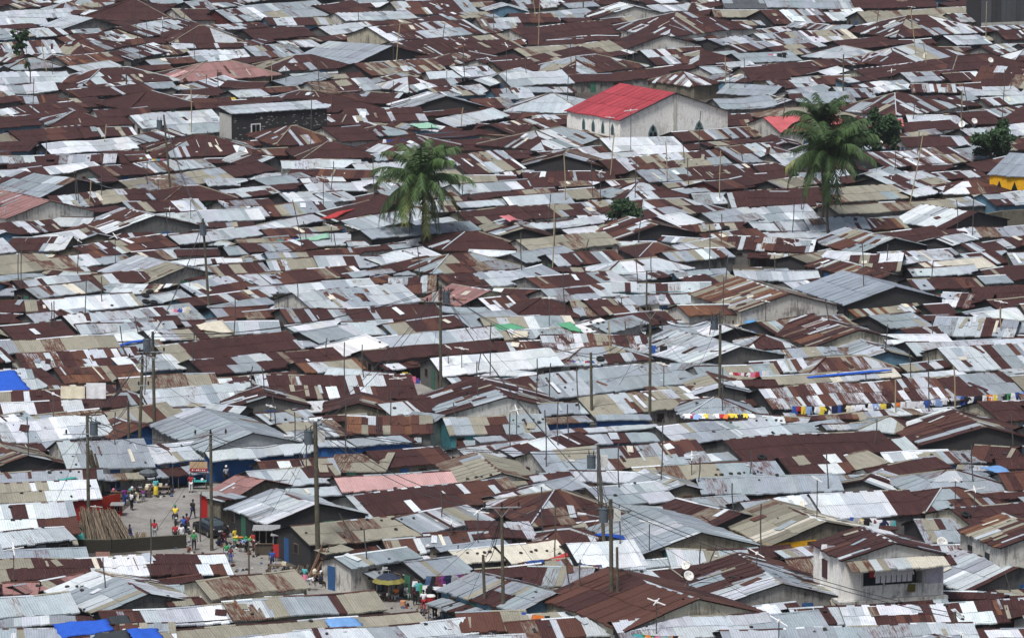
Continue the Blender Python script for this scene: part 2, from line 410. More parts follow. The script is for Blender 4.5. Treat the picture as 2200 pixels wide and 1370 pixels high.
TILES[0, 700, 4] = '''
g -130 1270 600 1210 10 ts d
f 600 1230 1300 1195 230 lg
f 1190 1190 1790 1130 150 lt b
f 60 990 960 930 170 lw
g 1960 715 2650 690 12 r g
f 1310 690 2200 640 150 l
f 1080 545 1860 512 105 t d 3
f 860 860 1520 790 130 to
g 1010 960 1480 900 5 o b
f 560 712 1090 695 90 R
f -60 775 700 745 115 m
f -100 655 560 640 90 rw
f -60 890 300 840 110 m
f 120 860 880 790 80 t
f -80 560 300 545 180 x
f 250 545 520 510 170 rg
f 580 495 1205 450 130 o g
f 240 380 1215 325 145 s h
f -50 240 1000 185 110 t
f 170 135 640 90 150 rw
f -100 140 150 115 130 t
f 930 160 1270 95 90 w
f 1500 292 2580 195 145 R
f 1790 420 2960 300 130 rt
f 1860 515 2560 480 75 rw
f 1340 130 2000 75 90 x
f 720 70 1500 25 80 lg'''
TILES[550, 700, 4] = '''
f 540 135 910 75 110 g d
f 700 265 1110 175 130 W
f 1100 175 2100 108 95 l
f 1010 298 2070 205 95 R
f 1620 405 2620 340 140 w g
f 440 400 920 355 90 to
f 600 440 1140 465 70 l
f 60 640 1370 600 200 rw
g 590 745 1180 745 6 ro t
f 1170 760 1590 715 110 rt
f 1230 830 1480 865 110 g
f 800 918 1500 915 140 ro
f 350 980 790 925 150 xr
f 130 850 520 800 110 lg
s 560 1045 885 1030 50 l b 2.3
s 880 1035 1350 985 60 gr b 2.3
f 1100 1222 1680 1165 150 R t
f 1850 1140 2420 1080 110 lg
f 100 1300 700 1270 140 xr
g 1610 770 2700 715 10 r w
f 1680 930 2500 900 140 x k'''
TILES[1100, 700, 4] = '''
f 300 225 1180 205 140 rs
f -100 215 300 200 80 rs
h 420 330 1200 290 130 lr
g 1560 345 2350 270 14 lw g
f -150 640 1450 510 195 R|g:.22 d
f 720 765 1500 700 160 tr
h 1480 785 2130 770 150 g
s 280 842 670 812 50 gt b 2.4
s 745 808 1178 798 40 g b 2.4
f 280 760 700 740 90 gt
f 1410 1020 2390 912 160 gr|l:.55 g
s 600 912 1250 875 20 l t
f 60 1130 720 1010 120 rw
f 330 1270 860 1230 200 rg
f 860 1232 1700 1180 200 gr
f -50 110 560 80 70 x
f 1400 95 1600 70 100 g
g 1580 580 2050 565 7 gt g
f 1640 460 2300 430 110 gt'''
TILES[1650, 700, 4] = '''
f -220 1160 1125 1045 185 R
f 40 705 1560 632 185 s d 2.5
f 0 505 1130 440 75 t|c:.4
f 1560 630 2300 560 190 gr
h 340 420 1180 370 130 rs
g 380 190 1180 140 13 ro c
g 820 282 1230 262 9 lg e
f 1270 260 2300 200 110 l
f 1640 380 2350 335 200 gr c
f 1200 385 1560 350 60 xr
g 1330 1045 2400 1000 11 r d
f 2000 830 2400 790 180 R c
s 170 805 760 795 25 o t
s 1200 735 1700 725 25 l t
f 1030 162 1580 135 75 w
f 1030 1162 1580 1135 75 w
f 700 1245 1030 1175 140 t
f 230 1285 740 1250 165 rw
f 950 1310 1570 1215 110 R
f 1750 1150 2300 1180 130 rl
f 2000 1220 2350 1215 80 R'''
TILES[0, 430, 4] = '''
g 75 155 780 90 12 pk w 3.2
g 940 288 1720 235 10 wr g
f 390 362 730 325 65 w
f -60 640 480 595 150 t w
f 480 585 830 552 95 t|w:.6 w
f 800 480 1480 400 110 ro
g 1280 705 1900 640 10 lg
f 1600 670 2300 625 90 rg
f 1740 820 2300 745 130 rl
f 1250 890 1620 840 70 g
f 230 780 1280 700 100 xr
f 350 830 870 770 90 x
f 470 955 1190 905 110 w|t:.9
f -80 962 460 948 90 tr
f 720 1135 1740 1045 160 l|gr:.6
f 350 1070 800 1030 110 gr g
f 1640 910 2300 820 70 ro e
f 1880 960 2350 890 60 g
f 1900 1020 2350 985 90 rt e
f 1560 365 2260 300 80 l
f 1400 200 2250 160 90 l
f 1540 480 1870 470 55 R
f 1980 460 2350 440 60 g
f 2000 115 2400 85 110 rt'''
TILES[550, 430, 4] = '''
f 700 175 1120 85 110 R
f 900 245 1500 150 100 l
f 1000 332 1910 245 75 g d 3
f 1860 205 2360 165 120 R t
f 1770 70 2400 15 50 l
h 1600 440 2330 400 150 R
f 1110 568 1570 465 100 w
f 560 590 1110 570 100 gr
f 140 590 560 575 80 rt
f 150 715 910 640 90 rt
f -60 730 260 705 100 l
h 1520 640 2300 575 160 gr
f 1180 605 1560 540 70 r w
f 1700 760 2280 715 120 R|l:.4 w
f 980 725 1190 680 55 o
f 1150 790 1530 790 130 rt
f 0 800 1000 735 60 l
f 510 945 1390 862 165 lg w 3
f 300 1065 1600 990 110 gr|R:.6
f 330 1130 760 1065 50 w
f 1190 1140 1770 1092 95 t|R:.3
f 1850 1092 2300 1040 110 g
g 1760 900 2260 830 6 pk c
f 2050 950 2400 920 120 rt
f -60 1010 260 990 60 rt
f 100 262 560 180 70 l d
f -40 455 510 400 75 rl
f 900 440 1310 400 35 r
f 60 130 700 95 90 rt'''
TILES[1100, 430, 4] = '''
f 200 162 910 105 110 rt w
f 170 245 780 200 50 l
f 510 300 780 270 50 w
f 860 240 1400 225 60 R w
f 1430 230 1640 185 120 w
f 1770 205 2150 172 110 g g
f 2140 180 2640 150 115 l
f 170 440 915 375 110 t w
g 880 345 1620 300 9 ro d
h 1090 492 1540 470 115 R
f 1520 465 1900 395 100 lt
f 120 530 560 470 90 g
f 400 560 960 520 100 rl
f 1720 370 2200 330 90 ro
f 1380 520 1900 480 80 x
h 800 640 1560 590 110 lw
f 150 700 420 650 120 rg
f -100 715 180 690 110 l
f 260 770 980 690 110 r
f 880 790 1700 790 80 lr k
f 1620 775 1830 745 130 R d
f 1750 730 1960 690 80 tm
f 1940 690 2640 680 80 l
g 1960 955 2800 900 13 to w 3.4
f 1520 1002 1950 968 90 o w 3
h 30 1000 580 990 150 R
f 560 985 930 975 120 t|l:.5
f 760 990 1120 960 130 rt
f 380 880 760 850 120 g
f 1010 900 1600 880 80 gr
f 620 1135 870 1075 90 W
f 820 1130 1160 1060 90 g
f -200 1120 540 1090 110 x'''
TILES[1650, 430, 4] = '''
f 590 132 1625 45 75 t g 3
f 380 260 870 245 100 gt
f -100 265 220 250 70 l
f 120 260 470 245 75 g
g 1500 245 2080 170 9 wr d
g 770 445 1380 395 10 gt d
f 300 545 660 460 80 t
g 880 700 1240 670 14 ro g
f 700 600 1120 610 140 rt
g 660 897 1510 838 12 b d 3.2
f 260 790 640 750 100 rw
f -150 690 240 665 90 l
f 1000 380 1560 330 110 R
f 1560 390 1810 325 90 lw
f 1740 440 2300 380 70 rl g
f 1060 560 1700 510 110 lr
f 1250 640 1800 620 60 l
f 1400 620 1960 560 90 c
f 1270 768 1850 735 80 rt g
f 1870 715 2090 700 60 l
f 1800 850 2350 845 110 R
f 760 995 1330 950 80 to
f 1480 1000 1620 990 110 r
f 30 1145 780 1060 110 ts
f 1040 1110 1400 1060 130 gr
f 1420 1150 2090 1175 150 lg
f 1880 1070 2400 1000 110 w d
f 2000 1150 2500 1100 80 g
f 1250 1190 1650 1140 90 rl e
f 1750 1010 2000 960 60 g
f 2000 950 2350 920 100 R'''
TILES[0, 190, 4] = '''
g 330 955 1000 870 11 g d
f 1180 868 1980 788 100 t d
h 1420 975 2040 940 120 R
f 430 735 860 690 60 w
f 60 785 420 760 90 rw
f 470 560 1160 515 90 w d
f 220 460 780 412 100 R
f -80 470 230 455 80 t
f 0 640 380 630 55 lg
f 480 640 980 640 70 gr
h 1380 590 2250 560 170 r
h 440 330 960 315 120 rl
f 920 320 1350 300 140 R
f 120 270 740 210 110 rt
h 1120 190 1740 150 150 R
f 700 80 1290 20 70 rl
f 1240 330 1900 290 110 lw w
f 1190 480 1560 400 80 rl
f 520 1010 1300 960 100 rt
f 1960 770 2350 700 100 R
f 900 760 1400 710 90 r'''
TILES[550, 190, 4] = '''
h 650 215 1100 170 150 R
f 820 290 1460 270 110 rl w
h 180 485 720 455 150 ro
f 740 460 1040 435 130 R w
h 400 610 1010 590 140 R
f 240 690 900 680 70 l
f 500 760 980 770 70 o d
f 920 760 1350 740 110 l
f 130 845 490 780 80 g d
f 480 890 1060 860 70 l
f 320 1000 680 970 100 l
f 640 980 860 950 90 rt
f 1840 730 2300 690 170 x
f 1770 905 2300 870 80 l
f 1730 815 2250 800 60 tr
g 1280 190 1980 165 9 lr d
f 1700 322 2160 245 90 l d
f 1850 390 2300 410 90 R c
h 1180 560 1760 500 130 r'''
TILES[1100, 190, 4] = '''
h -60 190 620 205 150 l w
h 280 545 920 430 190 rl
f 900 575 1520 540 140 w
f 300 600 930 545 60 wr
f 760 628 1120 585 60 l
g 60 680 820 690 8 rt d
f 880 715 1880 650 120 rt
f 1170 815 2300 740 110 g|R:.25
f 120 800 880 790 80 r d
f -50 860 400 845 75 rt
f 0 1010 520 985 90 l
h 950 970 1550 930 150 rl
h 1100 1130 1900 1030 150 rl
f 1780 880 2330 790 90 R v
f 1900 1010 2600 1000 120 R
f 1460 450 2300 395 80 rt g
f 1950 640 2450 590 150 rl
f 480 945 760 930 80 rt
g 940 390 1230 375 6 l w
f 0 405 440 330 120 ro
f 900 870 1180 850 80 rt'''
TILES[1650, 190, 4] = '''
f 100 372 700 338 130 I w 3.4
f 800 322 1150 322 60 I h 3.4
h 80 290 820 230 110 t
f 0 415 300 405 100 gt
h 1080 235 1700 165 190 rl
f 1220 305 1840 300 70 l
f 1160 380 1660 345 80 R w
f 1190 505 1900 480 80 R
f 1000 690 1760 615 140 rs d
f 1830 715 2200 650 90 R
f 950 790 1180 725 90 l
f 1130 890 1600 800 150 rl
f 620 975 1200 930 120 t
f 60 1000 580 960 130 R
f 0 770 180 760 120 R
f 120 860 400 820 80 t
h 1500 900 2100 885 100 r
f 1240 935 1480 880 60 w
f 1500 890 1700 840 40 w
f 1880 1000 2030 985 90 l
f 2000 290 2400 330 150 R c
f 1900 140 2250 120 60 lr
f 1750 310 2000 295 110 R
h 0 625 330 600 110 r'''
TILES[0, 0, 4] = '''
f -40 480 510 460 110 rl
f -40 165 600 145 65 l
f -40 215 400 200 55 l
g 560 255 1040 225 8 l g
h 700 165 1500 170 160 R
f 1260 330 1760 230 130 rl
h 1480 370 2100 355 140 r
f 2010 190 2300 170 110 rl v
f 1690 85 1850 75 75 lr
f 1600 180 1870 165 100 R
h 1560 690 2400 650 140 pk
f 1700 530 2150 510 90 lw
f 1330 560 1760 530 50 gr
f 1150 510 1460 440 100 rl
h 780 460 1100 400 130 r
f 650 390 1180 340 90 rl
f 620 560 1050 520 80 o
f 700 615 1010 560 60 l
h 740 740 1520 690 140 rl
f 0 725 610 700 95 l
f 0 800 480 785 70 l
f 700 840 1290 770 90 rl
f 1640 795 2030 710 80 lr g
f 2060 840 2300 820 60 l'''
TILES[550, 0, 4] = '''
f 30 172 670 128 130 g d
f 700 135 1000 100 110 R
f 780 190 1380 150 70 l
f 1260 125 1900 100 110 r
f 1160 350 1960 285 130 rl c 3.4
f 660 300 960 275 80 l
f 0 340 500 310 90 R
g 820 572 1500 500 14 g
f 20 495 420 470 100 gr
h 200 610 840 575 120 r
f 1410 520 2350 430 170 R|rl:.7 h
h 1720 560 2100 500 100 rl
f 1000 650 1640 600 110 ts d
f 280 742 630 665 70 g d
f 560 800 1050 770 100 rt
f 1050 730 1420 650 60 r
h 1320 785 1620 760 120 lr
f 1500 670 1900 660 60 l
f 1780 665 2080 645 90 lr
f 2000 730 2400 640 80 l
f 1960 250 2300 240 90 rl
f 2080 600 2400 560 110 R'''
TILES[1100, 0, 4] = '''
f 150 352 960 290 120 R w
f 150 505 965 430 90 t d
g 720 160 1380 140 8 wr w
h 1340 305 2110 240 190 r w 3
f 1250 110 1680 75 60 l
f 1750 150 2250 145 60 t
f 1840 75 2300 70 80 gd
g 960 430 1660 400 9 R w
f 280 560 760 480 100 R
h 540 640 1180 570 150 rl
f 1250 560 1540 545 130 rl
h 1600 560 2000 525 120 R
f 0 740 520 715 110 l
h 1560 740 1780 715 130 rs
f 2060 690 2400 680 120 R c
f 1720 640 1920 620 70 lr
f 1830 420 2300 350 90 rl
f 1960 450 2400 400 70 rl
f -100 450 110 430 110 R
f -50 620 260 600 100 R'''
TILES[1650, 0, 4] = '''
f 0 72 760 62 100 g
f 760 70 1450 60 90 R
f 860 200 1820 165 100 t g
h 1080 330 1960 270 180 rl d
f 60 210 560 190 120 rl d
f 0 390 800 340 100 x
h 680 510 980 470 120 l
h 1080 560 1760 470 150 rl
f 0 665 500 625 110 R d
f 520 655 700 610 60 w
f 860 670 1600 600 90 R c
h 1560 620 2300 560 130 R
f 1620 390 1920 370 80 l d
f 1950 470 2300 440 80 rl
f 1250 790 1830 790 70 rs
f 260 835 600 780 70 l
f 1760 740 2300 760 170 rl'''
import numpy as np
HOUSES = []
def solve(kind, x1, y1, x2, y2, h, pal, wc='g', eh=2.5, pitch=None, idx=None):
    A = at(x1, y1, eh); B = at(x2, y2, eh); mid = (A + B) / 2
    d = Vector((B.x - A.x, B.y - A.y, 0)); L = d.length
    ang = max(rad(-66), min(rad(66), math.atan2(d.y, d.x)))
    if kind == 'g' : ang = max(rad(-20), min(rad(48), ang))
    d = Vector((math.cos(ang), math.sin(ang), 0)); n = Vector((-d.y, d.x, 0))
    Wpx = abs(x2 - x1) / scl(mid)
    L = max(2.5, min(34, Wpx / max(.35, abs(d.x))))
    A = mid - d * L / 2
    p = math.tan(rad(pitch or {'s': 8, 'h': 17, 'g': 15, 'f': 16}[kind]))
    if kind == 'g':
        return dict(kind='f', gk=1, o=A + n * h - Vector((0, 0, eh)), ang=ang - math.pi / 2, L=h, W=L, eh=eh, rise=L / 2 * p, pal=pal, wc=wc, idx=idx)
    q = proj(mid + n + Vector((0, 0, p))); m0 = proj(mid); e1 = proj(A); e2 = proj(A + d * L)
    yl = e1[1] + (q[0] - e1[0]) / (e2[0] - e1[0]) * (e2[1] - e1[1])
    w = max(1.0, min(9.0, h / max(1e-3, yl - q[1])))
    W = w if kind == 's' else 2 * w
    return dict(kind=kind, gk=0, o=A - Vector((0, 0, eh)), ang=ang, L=L, W=W, eh=eh, rise=w * p, pal=pal, wc=wc, idx=idx)
for (x0, y0, s), txt in TILES.items():
    for ln in txt.strip().split('\n'):
        a = ln.split(); k = a[0]; v = [float(q) for q in a[1:6]]
        X1, Y1, X2, Y2 = x0 + v[0] / s, y0 + v[1] / s, x0 + v[2] / s, y0 + v[3] / s
        wc = a[7] if len(a) > 7 else R.choice('ggddhdtw'); eh = float(a[8]) if len(a) > 8 else (2.2 if k != 's' else 2.2)
        HOUSES.append(solve(k, X1, Y1, X2, Y2, v[4] if k == 'g' else v[4] / s, a[6], wc, eh))
# ---------------------------------------------------------------- coverage map of the view, used to find bare gaps between roofs
CS = 4.0; MX, MY = 260, 420; GW, GH = int((2200 + 2 * MX) / CS), int((1370 + MY + 60) / CS)
cover = np.zeros((GH, GW), bool)
def poly_fill(pts, val=True, grid=None):
    g = cover if grid is None else grid
    P = [((x + MX) / CS, (y + MY) / CS) for x, y in pts]
    x0 = max(0, int(min(p[0] for p in P))); x1 = min(GW, int(max(p[0] for p in P)) + 2); y0 = max(0, int(min(p[1] for p in P))); y1 = min(GH, int(max(p[1] for p in P)) + 2)
    if x1 <= x0 or y1 <= y0: return
    yy, xx = np.mgrid[y0:y1, x0:x1]; xx = xx + .5; yy = yy + .5
    ins = np.zeros(xx.shape, bool); j = len(P) - 1
    for i in range(len(P)):
        (xi, yi), (xj, yj) = P[i], P[j]
        c = ((yi > yy) != (yj > yy)) & (xx < (xj - xi) * (yy - yi) / (yj - yi + 1e-9) + xi); ins ^= c; j = i
    g[y0:y1, x0:x1] |= ins if val else False
def hframe(h):
    ca, sa = math.cos(h['ang']), math.sin(h['ang']); o = h['o']
    return lambda x, y, z: Vector((o.x + x * ca - y * sa, o.y + x * sa + y * ca, z))
def rasterize(h, wall=.55):
    F = hframe(h); L, W, e, r = h['L'], h['W'], h['eh'], h['rise']
    if h['kind'] == 's': quads = [[(0, 0, e), (L, 0, e), (L, W, e + r), (0, W, e + r)]]
    elif h['kind'] == 'h':
        k = min(.47 * L, W / 2); quads = [[(0, 0, e), (L, 0, e), (L - k, W / 2, e + r), (k, W / 2, e + r)], [(0, W, e), (0, 0, e), (k, W / 2, e + r)], [(L, 0, e), (L, W, e), (L - k, W / 2, e + r)], [(0, W, e), (L, W, e), (L - k, W / 2, e + r), (k, W / 2, e + r)]]
    else: quads = [[(0, 0, e), (L, 0, e), (L, W / 2, e + r), (0, W / 2, e + r)], [(0, W, e), (L, W, e), (L, W / 2, e + r), (0, W / 2, e + r)], [(0, 0, e), (0, W, e), (0, W / 2, e + r)], [(L, 0, e), (L, W, e), (L, W / 2, e + r)]]
    z = max(0, e - wall)
    for a, b_ in (((0, 0), (L, 0)), ((0, 0), (0, W)), ((L, 0), (L, W))): quads.append([(*a, z), (*b_, z), (*b_, e), (*a, e)])
    for q in quads: poly_fill([proj(F(*p)) for p in q])
    f = [proj(F(*p)) for p in quads[0]]; s = 0
    cl = [(min(2200, max(0, x)), min(1370, max(0, y))) for x, y in f]
    for i in range(len(cl)): s += cl[i - 1][0] * cl[i][1] - cl[i][0] * cl[i - 1][1]
    h['area'] = abs(s) / 2
SPECIAL = [  # name, category, label, solve args
 ('church', 'church', 'cream walled church with red metal roof and pointed arch windows', ('g', 1330, 257, 1566, 238, 13.0, 'E', 'z', 4.8, 18.5)),
 ('block_building', 'building', 'dark unplastered block building with a small white framed window', ('s', 500, 244, 700, 231, 16, 'l', 'd', 5.0)),
 ('balcony_house', 'house', 'two storey stained white house with white washing on its balcony', ('g', 1812, 1203, 2030, 1189, 7.0, 'r', 'z', 5.6)),
 ('two_storey_house', 'house', 'tall stained cream house with streaky rust roof at right edge', ('g', 2147, 1176, 2345, 1160, 7.5, 'ro', 'w', 5.0)),
 ('yellow_building', 'building', 'bright yellow walled building with blue grey roof at right edge', ('f', 2132, 374, 2330, 388, 48, 'b', 'y', 4.2)),
 ('metal_shed', 'building', 'tall dark metal clad shed in the top right corner', ('s', 2106, -12, 2290, -18, 20, 'R', 'd', 7.0)),
 ('market_hall', 'building', 'big grey roofed gabled hall with blue front wall facing the street', ('g', 442, 964, 640, 947, 13.0, 'g', 'h', 3.1)),
]
for nm, ct, lb, a in SPECIAL:
    h = solve(*a); h['name'] = nm; h['cat'] = ct; h['label'] = lb; h['plain'] = 1; HOUSES.append(h)
for h in HOUSES: rasterize(h)
STREET = [[(262, 1152), (262, 1098), (375, 1058), (450, 1048), (452, 1100), (480, 1130), (545, 1180), (600, 1225), (730, 1262), (640, 1272), (545, 1235), (470, 1190), (400, 1182), (270, 1162)],
          [(930, 900), (962, 880), (975, 960), (930, 965)], [(800, 1260), (930, 1295), (975, 1330), (925, 1340), (830, 1300), (790, 1280)],
          [(560, 1150), (780, 1200), (900, 1260), (960, 1330), (820, 1290), (640, 1250), (550, 1210)], [(40, 1150), (420, 1150), (420, 1195), (40, 1195)], [(150, 1060), (280, 1060), (280, 1170), (150, 1170)], [(225, 960), (450, 1000), (470, 1060), (230, 1060)],
          [(830, 790), (960, 800), (960, 880), (880, 860)], [(1698, 864), (2200, 845), (2200, 862), (1860, 888), (1698, 892)], [(1165, 905), (1395, 900), (1395, 926), (1165, 930)], [(1365, 1356), (1470, 1358), (1470, 1370), (1365, 1370)], [(1870, 1106), (1925, 1112), (1925, 1135), (1870, 1130)], [(640, 955), (735, 955), (735, 985), (640, 985)], [(1540, 570), (1636, 570), (1636, 584), (1540, 584)]]
CUSTOM = [[(478, 238), (700, 238), (700, 295), (478, 295)], [(1225, 180), (1560, 180), (1560, 285), (1225, 285)], [(1745, 1140), (2035, 1140), (2035, 1290), (1745, 1290)], [(2080, 1130), (2260, 1130), (2260, 1230), (2080, 1230)],
          [(2140, 340), (2260, 340), (2260, 410), (2140, 410)], [(2104, 0), (2260, 0), (2260, 55), (2104, 55)], [(2100, 445), (2260, 445), (2260, 490), (2100, 490)]]
street = np.zeros((GH, GW), bool)
for p in STREET + CUSTOM: poly_fill(p)
for p in STREET: poly_fill(p, True, street)
def on_street(h):
    g = np.zeros((GH, GW), bool); F = hframe(h); L, W, e = h['L'], h['W'], h['eh']
    poly_fill([proj(F(x, y, 0)) for x, y in ((0, 0), (L, 0), (L, W), (0, W))], True, g)
    poly_fill([proj(F(x, 0, z)) for x, z in ((0, 0), (L, 0), (L, e), (0, e))], True, g); poly_fill([proj(F(*q)) for q in ((0, 0, e), (L, 0, e), (L, W, e), (0, W, e))], True, g)
    return int((g & street).sum())
def gapfill():
    n = 0; FP = ['R', 'R', 'r', 'rl', 'rl', 'rt', 'rt', 'm', 'm', 'x', 'l', 'lg', 'g', 'gt', 'lr', 'xr', 'ro', 'w', 'rs', 't']
    for gy in range(GH - 1, 4, -2):
        xs = list(range(2, GW - 2, 3)); R.shuffle(xs)
        for gx in xs:
            if cover[gy, gx] : continue
            t_ = gy
            while t_ > 0 and not cover[t_, gx] and gy - t_ < 14: t_ -= 1
            l = gx
            while l > 0 and not cover[gy - 1, l] and gx - l < 40: l -= 1
            r = gx
            while r < GW - 1 and not cover[gy - 1, r] and r - gx < 40: r += 1
            gap = (gy - t_) * CS; wid = (r - l) * CS
            y = gy * CS - MY; x = gx * CS - MX
            inside = -20 < x < 2220 and -10 < y < 1380
            if inside and (gap < 8 or wid < 24): continue
            if not inside and (gap < 16 or wid < 40): continue
            s = scl(at(x, y, 2)); Lpx = max(5.0 * s, min(R.uniform(7, 13) * s, wid * 1.25)); xm = (l + r) / 2 * CS - MX if wid < 13 * s else x
            hp = max(9, min(gap * R.uniform(.7, 1.0), 3.4 * s * .42)); eh = R.uniform(1.7, 2.3) if inside else R.uniform(2.3, 2.8)
            pal = R.choice(FP + ['l', 'lg', 'gt', 'lr', 'g', 'x', 'lr', 'm'] if y > 380 else FP[:8] + FP[:6] + ['l', 'g'])
            kd = R.choice('fffffgsh') if gap > 20 else R.choice('ffs')
            tl = R.uniform(.02, .10) * Lpx / 2 * (1 if R.random() < .85 else -1)
            y0 = y - gap * .15
            h = solve(kd, xm - Lpx / 2, y0 + tl, xm + Lpx / 2, y0 - tl, R.uniform(5, 9) if kd == 'g' else hp, pal, R.choice('gdghdte'), eh, idx='fill')
            if (kd == 'g' and h['W'] > 9) or on_street(h) > 3: continue
            rasterize(h, .5); HOUSES.append(h); n += 1
    return n
nf = gapfill(); nf2 = gapfill()
print('traced', len(HOUSES) - nf - nf2, 'fill', nf, nf2, 'uncovered', float((~cover).mean()))
# ---------------------------------------------------------------- build
HOUSES.sort(key=lambda h: -h['area'] - (1e7 if 'name' in h else 0))
TOPN = 292
BV = []; BF = []   # roof surfaces for resting things on
def add_bv(mb, F):
    n = len(BV); BV.extend([F(*v) for v in mb.v]); BF.extend([tuple(i + n for i in f) for f in mb.f])
M_FRAME = paint('painted_wood', (.16, .12, .09), .8); M_DOORS = [paint('door_paint_blue', (.03, .10, .25)), paint('door_paint_brown', (.09, .05, .03)), paint('door_paint_green', (.05, .15, .10)), paint('door_zinc', (.25, .27, .28))]
M_DARK = paint('near_black', (.012, .012, .014), .5)
far = MB(); IND = []
for i, h in enumerate(HOUSES):
    rr = random.Random(i * 7 + 3); ind = (i < TOPN and h['area'] > 60) or 'name' in h
    rf, wl = house_mesh(h['kind'], h['L'], h['W'], h['eh'], h['rise'], h['pal'], h['wc'], rr, 1.0 if ind or h['area'] > 500 else .6)
    F = hframe(h); add_bv(rf, F)
    if not ind:
        n = len(far.v)
        for m, mi in ((rf, 0), (wl, 1)):
            n = len(far.v); far.v.extend([tuple(F(*v)) for v in m.v]); far.f.extend([tuple(k + n for k in f) for f in m.f]); far.c.extend(m.c); far.u.extend(m.u); far.m.extend([mi] * len(m.f))
        continue
    o = empty(h.get('name', 'house'), F(0, 0, 0), h['ang'])
    rf.build('roof', M_SHEET, o)
    if h['wc'] == 'y' and 'name' not in h:
        q_ = MB(); q_.box(.1, h['L'] - .1, -.03, -.004, 0, h['eh'] - .15, WALLC['y']); q_.box(h['L'] + .004, h['L'] + .03, .05, h['W'] * .42, 0, h['eh'] - .1, WALLC['y']); q_.build('yellow_wall_band', M_WALL, o); wl.c = [WALLC['t']] * len(wl.c)
    if h.get('name') != 'balcony_house': wl.build('wall', M_WALL, o)
    L, W, e = h['L'], h['W'], h['eh']
    # openings in the walls that face the valley side
    if rr.random() < .6 and not h.get('plain') and h['eh'] < 3.1 and h['area'] > 350:
        aw = awning_mesh(h['L'], h['W'], h['eh'], rr, 'e' if (h['gk'] and math.sin(h['ang']) < -.5) else 'f'); aw.build('awning', M_SHEET, o); add_bv(aw, F)
    sides = []
    if math.cos(h['ang']) > .35: sides.append((L, lambda s_, z, d_: (s_, -d_, z)))
    if math.sin(h['ang']) > .25: sides.append((W, lambda s_, z, d_: (-d_, W - s_, z)))
    if math.sin(h['ang']) < -.25: sides.append((W, lambda s_, z, d_: (L + d_, s_, z)))
    for ln, fn in sides[:2]:
        if h['area'] < 700 or 'name' in h: break
        px = ln * .5 + rr.uniform(-.2, .2) * ln
        def panel(s0, s1, z0, z1, d, col=(.5, .5, .5, 0)):
            mb = MB(); A = [fn(s0, z0, d), fn(s1, z0, d), fn(s1, z1, d), fn(s0, z1, d)]; B = [fn(s0, z0, .003), fn(s1, z0, .003), fn(s1, z1, .003), fn(s0, z1, .003)]
            mb.face(A, col)
            for k in range(4): mb.face([B[k], B[(k + 1) % 4], A[(k + 1) % 4], A[k]], col)
            return mb
        panel(px - .45, px + .45, 0, min(2.0, e - .2), .05).build('door', rr.choice(M_DOORS), o)
        if ln > 4.5:
            for q in (px - ln * .27, px + ln * .27):
                if .6 < q < ln - .6:
                    w_ = panel(q - .45, q + .45, 1.0, min(1.9, e - .3), .04).build('window', M_FRAME, o)
                    panel(q - .36, q + .36, 1.08, min(1.82, e - .38), .06).build('pane', M_DARK, w_)
    h['obj'] = o; IND.append(h)
if far.v: tag(far.build('far_houses', [M_SHEET, M_WALL]), 'mass of small distant tin roofed shacks filling the gaps up the slope', 'shacks', kind='stuff')
BVH = BVHTree.FromPolygons(BV, BF)
def hit(x, y):
    d = ray(x, y); r_ = BVH.ray_cast(CAMP, d)
    g = at(x, y, 0)
    if r_[0] is None or (r_[0] - CAMP).length > (g - CAMP).length: return g, Vector((0, 0, 1))
    return r_[0], r_[1] if r_[1].z > 0 else -r_[1]
# ---------------------------------------------------------------- ground and street
M_GROUND, t, b = mat('packed_earth'); tc = nd(t, 'ShaderNodeTexCoord'); g1 = noise(t, tc.outputs['Object'], .12, 6, .7); g2 = noise(t, tc.outputs['Object'], 1.3, 5, .7)
t.links.new(mixc(t, 1.0, ramp(t, g1, [(.3, (.05, .044, .038)), (.7, (.11, .095, .08))]), ramp(t, g2, [(.3, .6), (.7, 1.1)]), 'MULTIPLY'), b.inputs['Base Color']); b.inputs['Roughness'].default_value = .95
g = MB(); g.face([(-6000, -500, 0), (6000, -500, 0), (6000, 9000, 0), (-6000, 9000, 0)]); tag(g.build('ground', M_GROUND), kind='structure')
M_ROAD, t, b = mat('worn_tarmac'); tc = nd(t, 'ShaderNodeTexCoord'); g1 = noise(t, tc.outputs['Object'], .35, 6, .7); g2 = noise(t, tc.outputs['Object'], 2.5, 5, .75)
t.links.new(mixc(t, 1.0, ramp(t, g1, [(.35, (.20, .185, .165)), (.6, (.30, .29, .27))]), ramp(t, g2, [(.3, .7), (.6, 1.05)]), 'MULTIPLY'), b.inputs['Base Color']); b.inputs['Roughness'].default_value = .9
def flat(name, poly, m, z):
    mb = MB(); pts = [at(x, y, z) for x, y in poly]; mb.face([p for p in pts]); o = mb.build(name, m)
    if o.data.polygons[0].normal.z < 0: o.data.flip_normals()
    return o
tag(flat('street', [(225, 1175), (255, 1105), (300, 1068), (370, 1050), (430, 1040), (560, 1030), (560, 1045), (460, 1060), (462, 1105), (500, 1135), (560, 1180), (620, 1215), (740, 1250), (830, 1262), (950, 1300), (1000, 1345), (950, 1350), (820, 1310), (700, 1290), (600, 1275), (520, 1240), (430, 1200), (330, 1190)], M_ROAD, .006), kind='structure')
tag(flat('path', [(920, 1000), (905, 880), (880, 820), (960, 810), (985, 880), (990, 1000)], M_ROAD, .004), kind='structure')
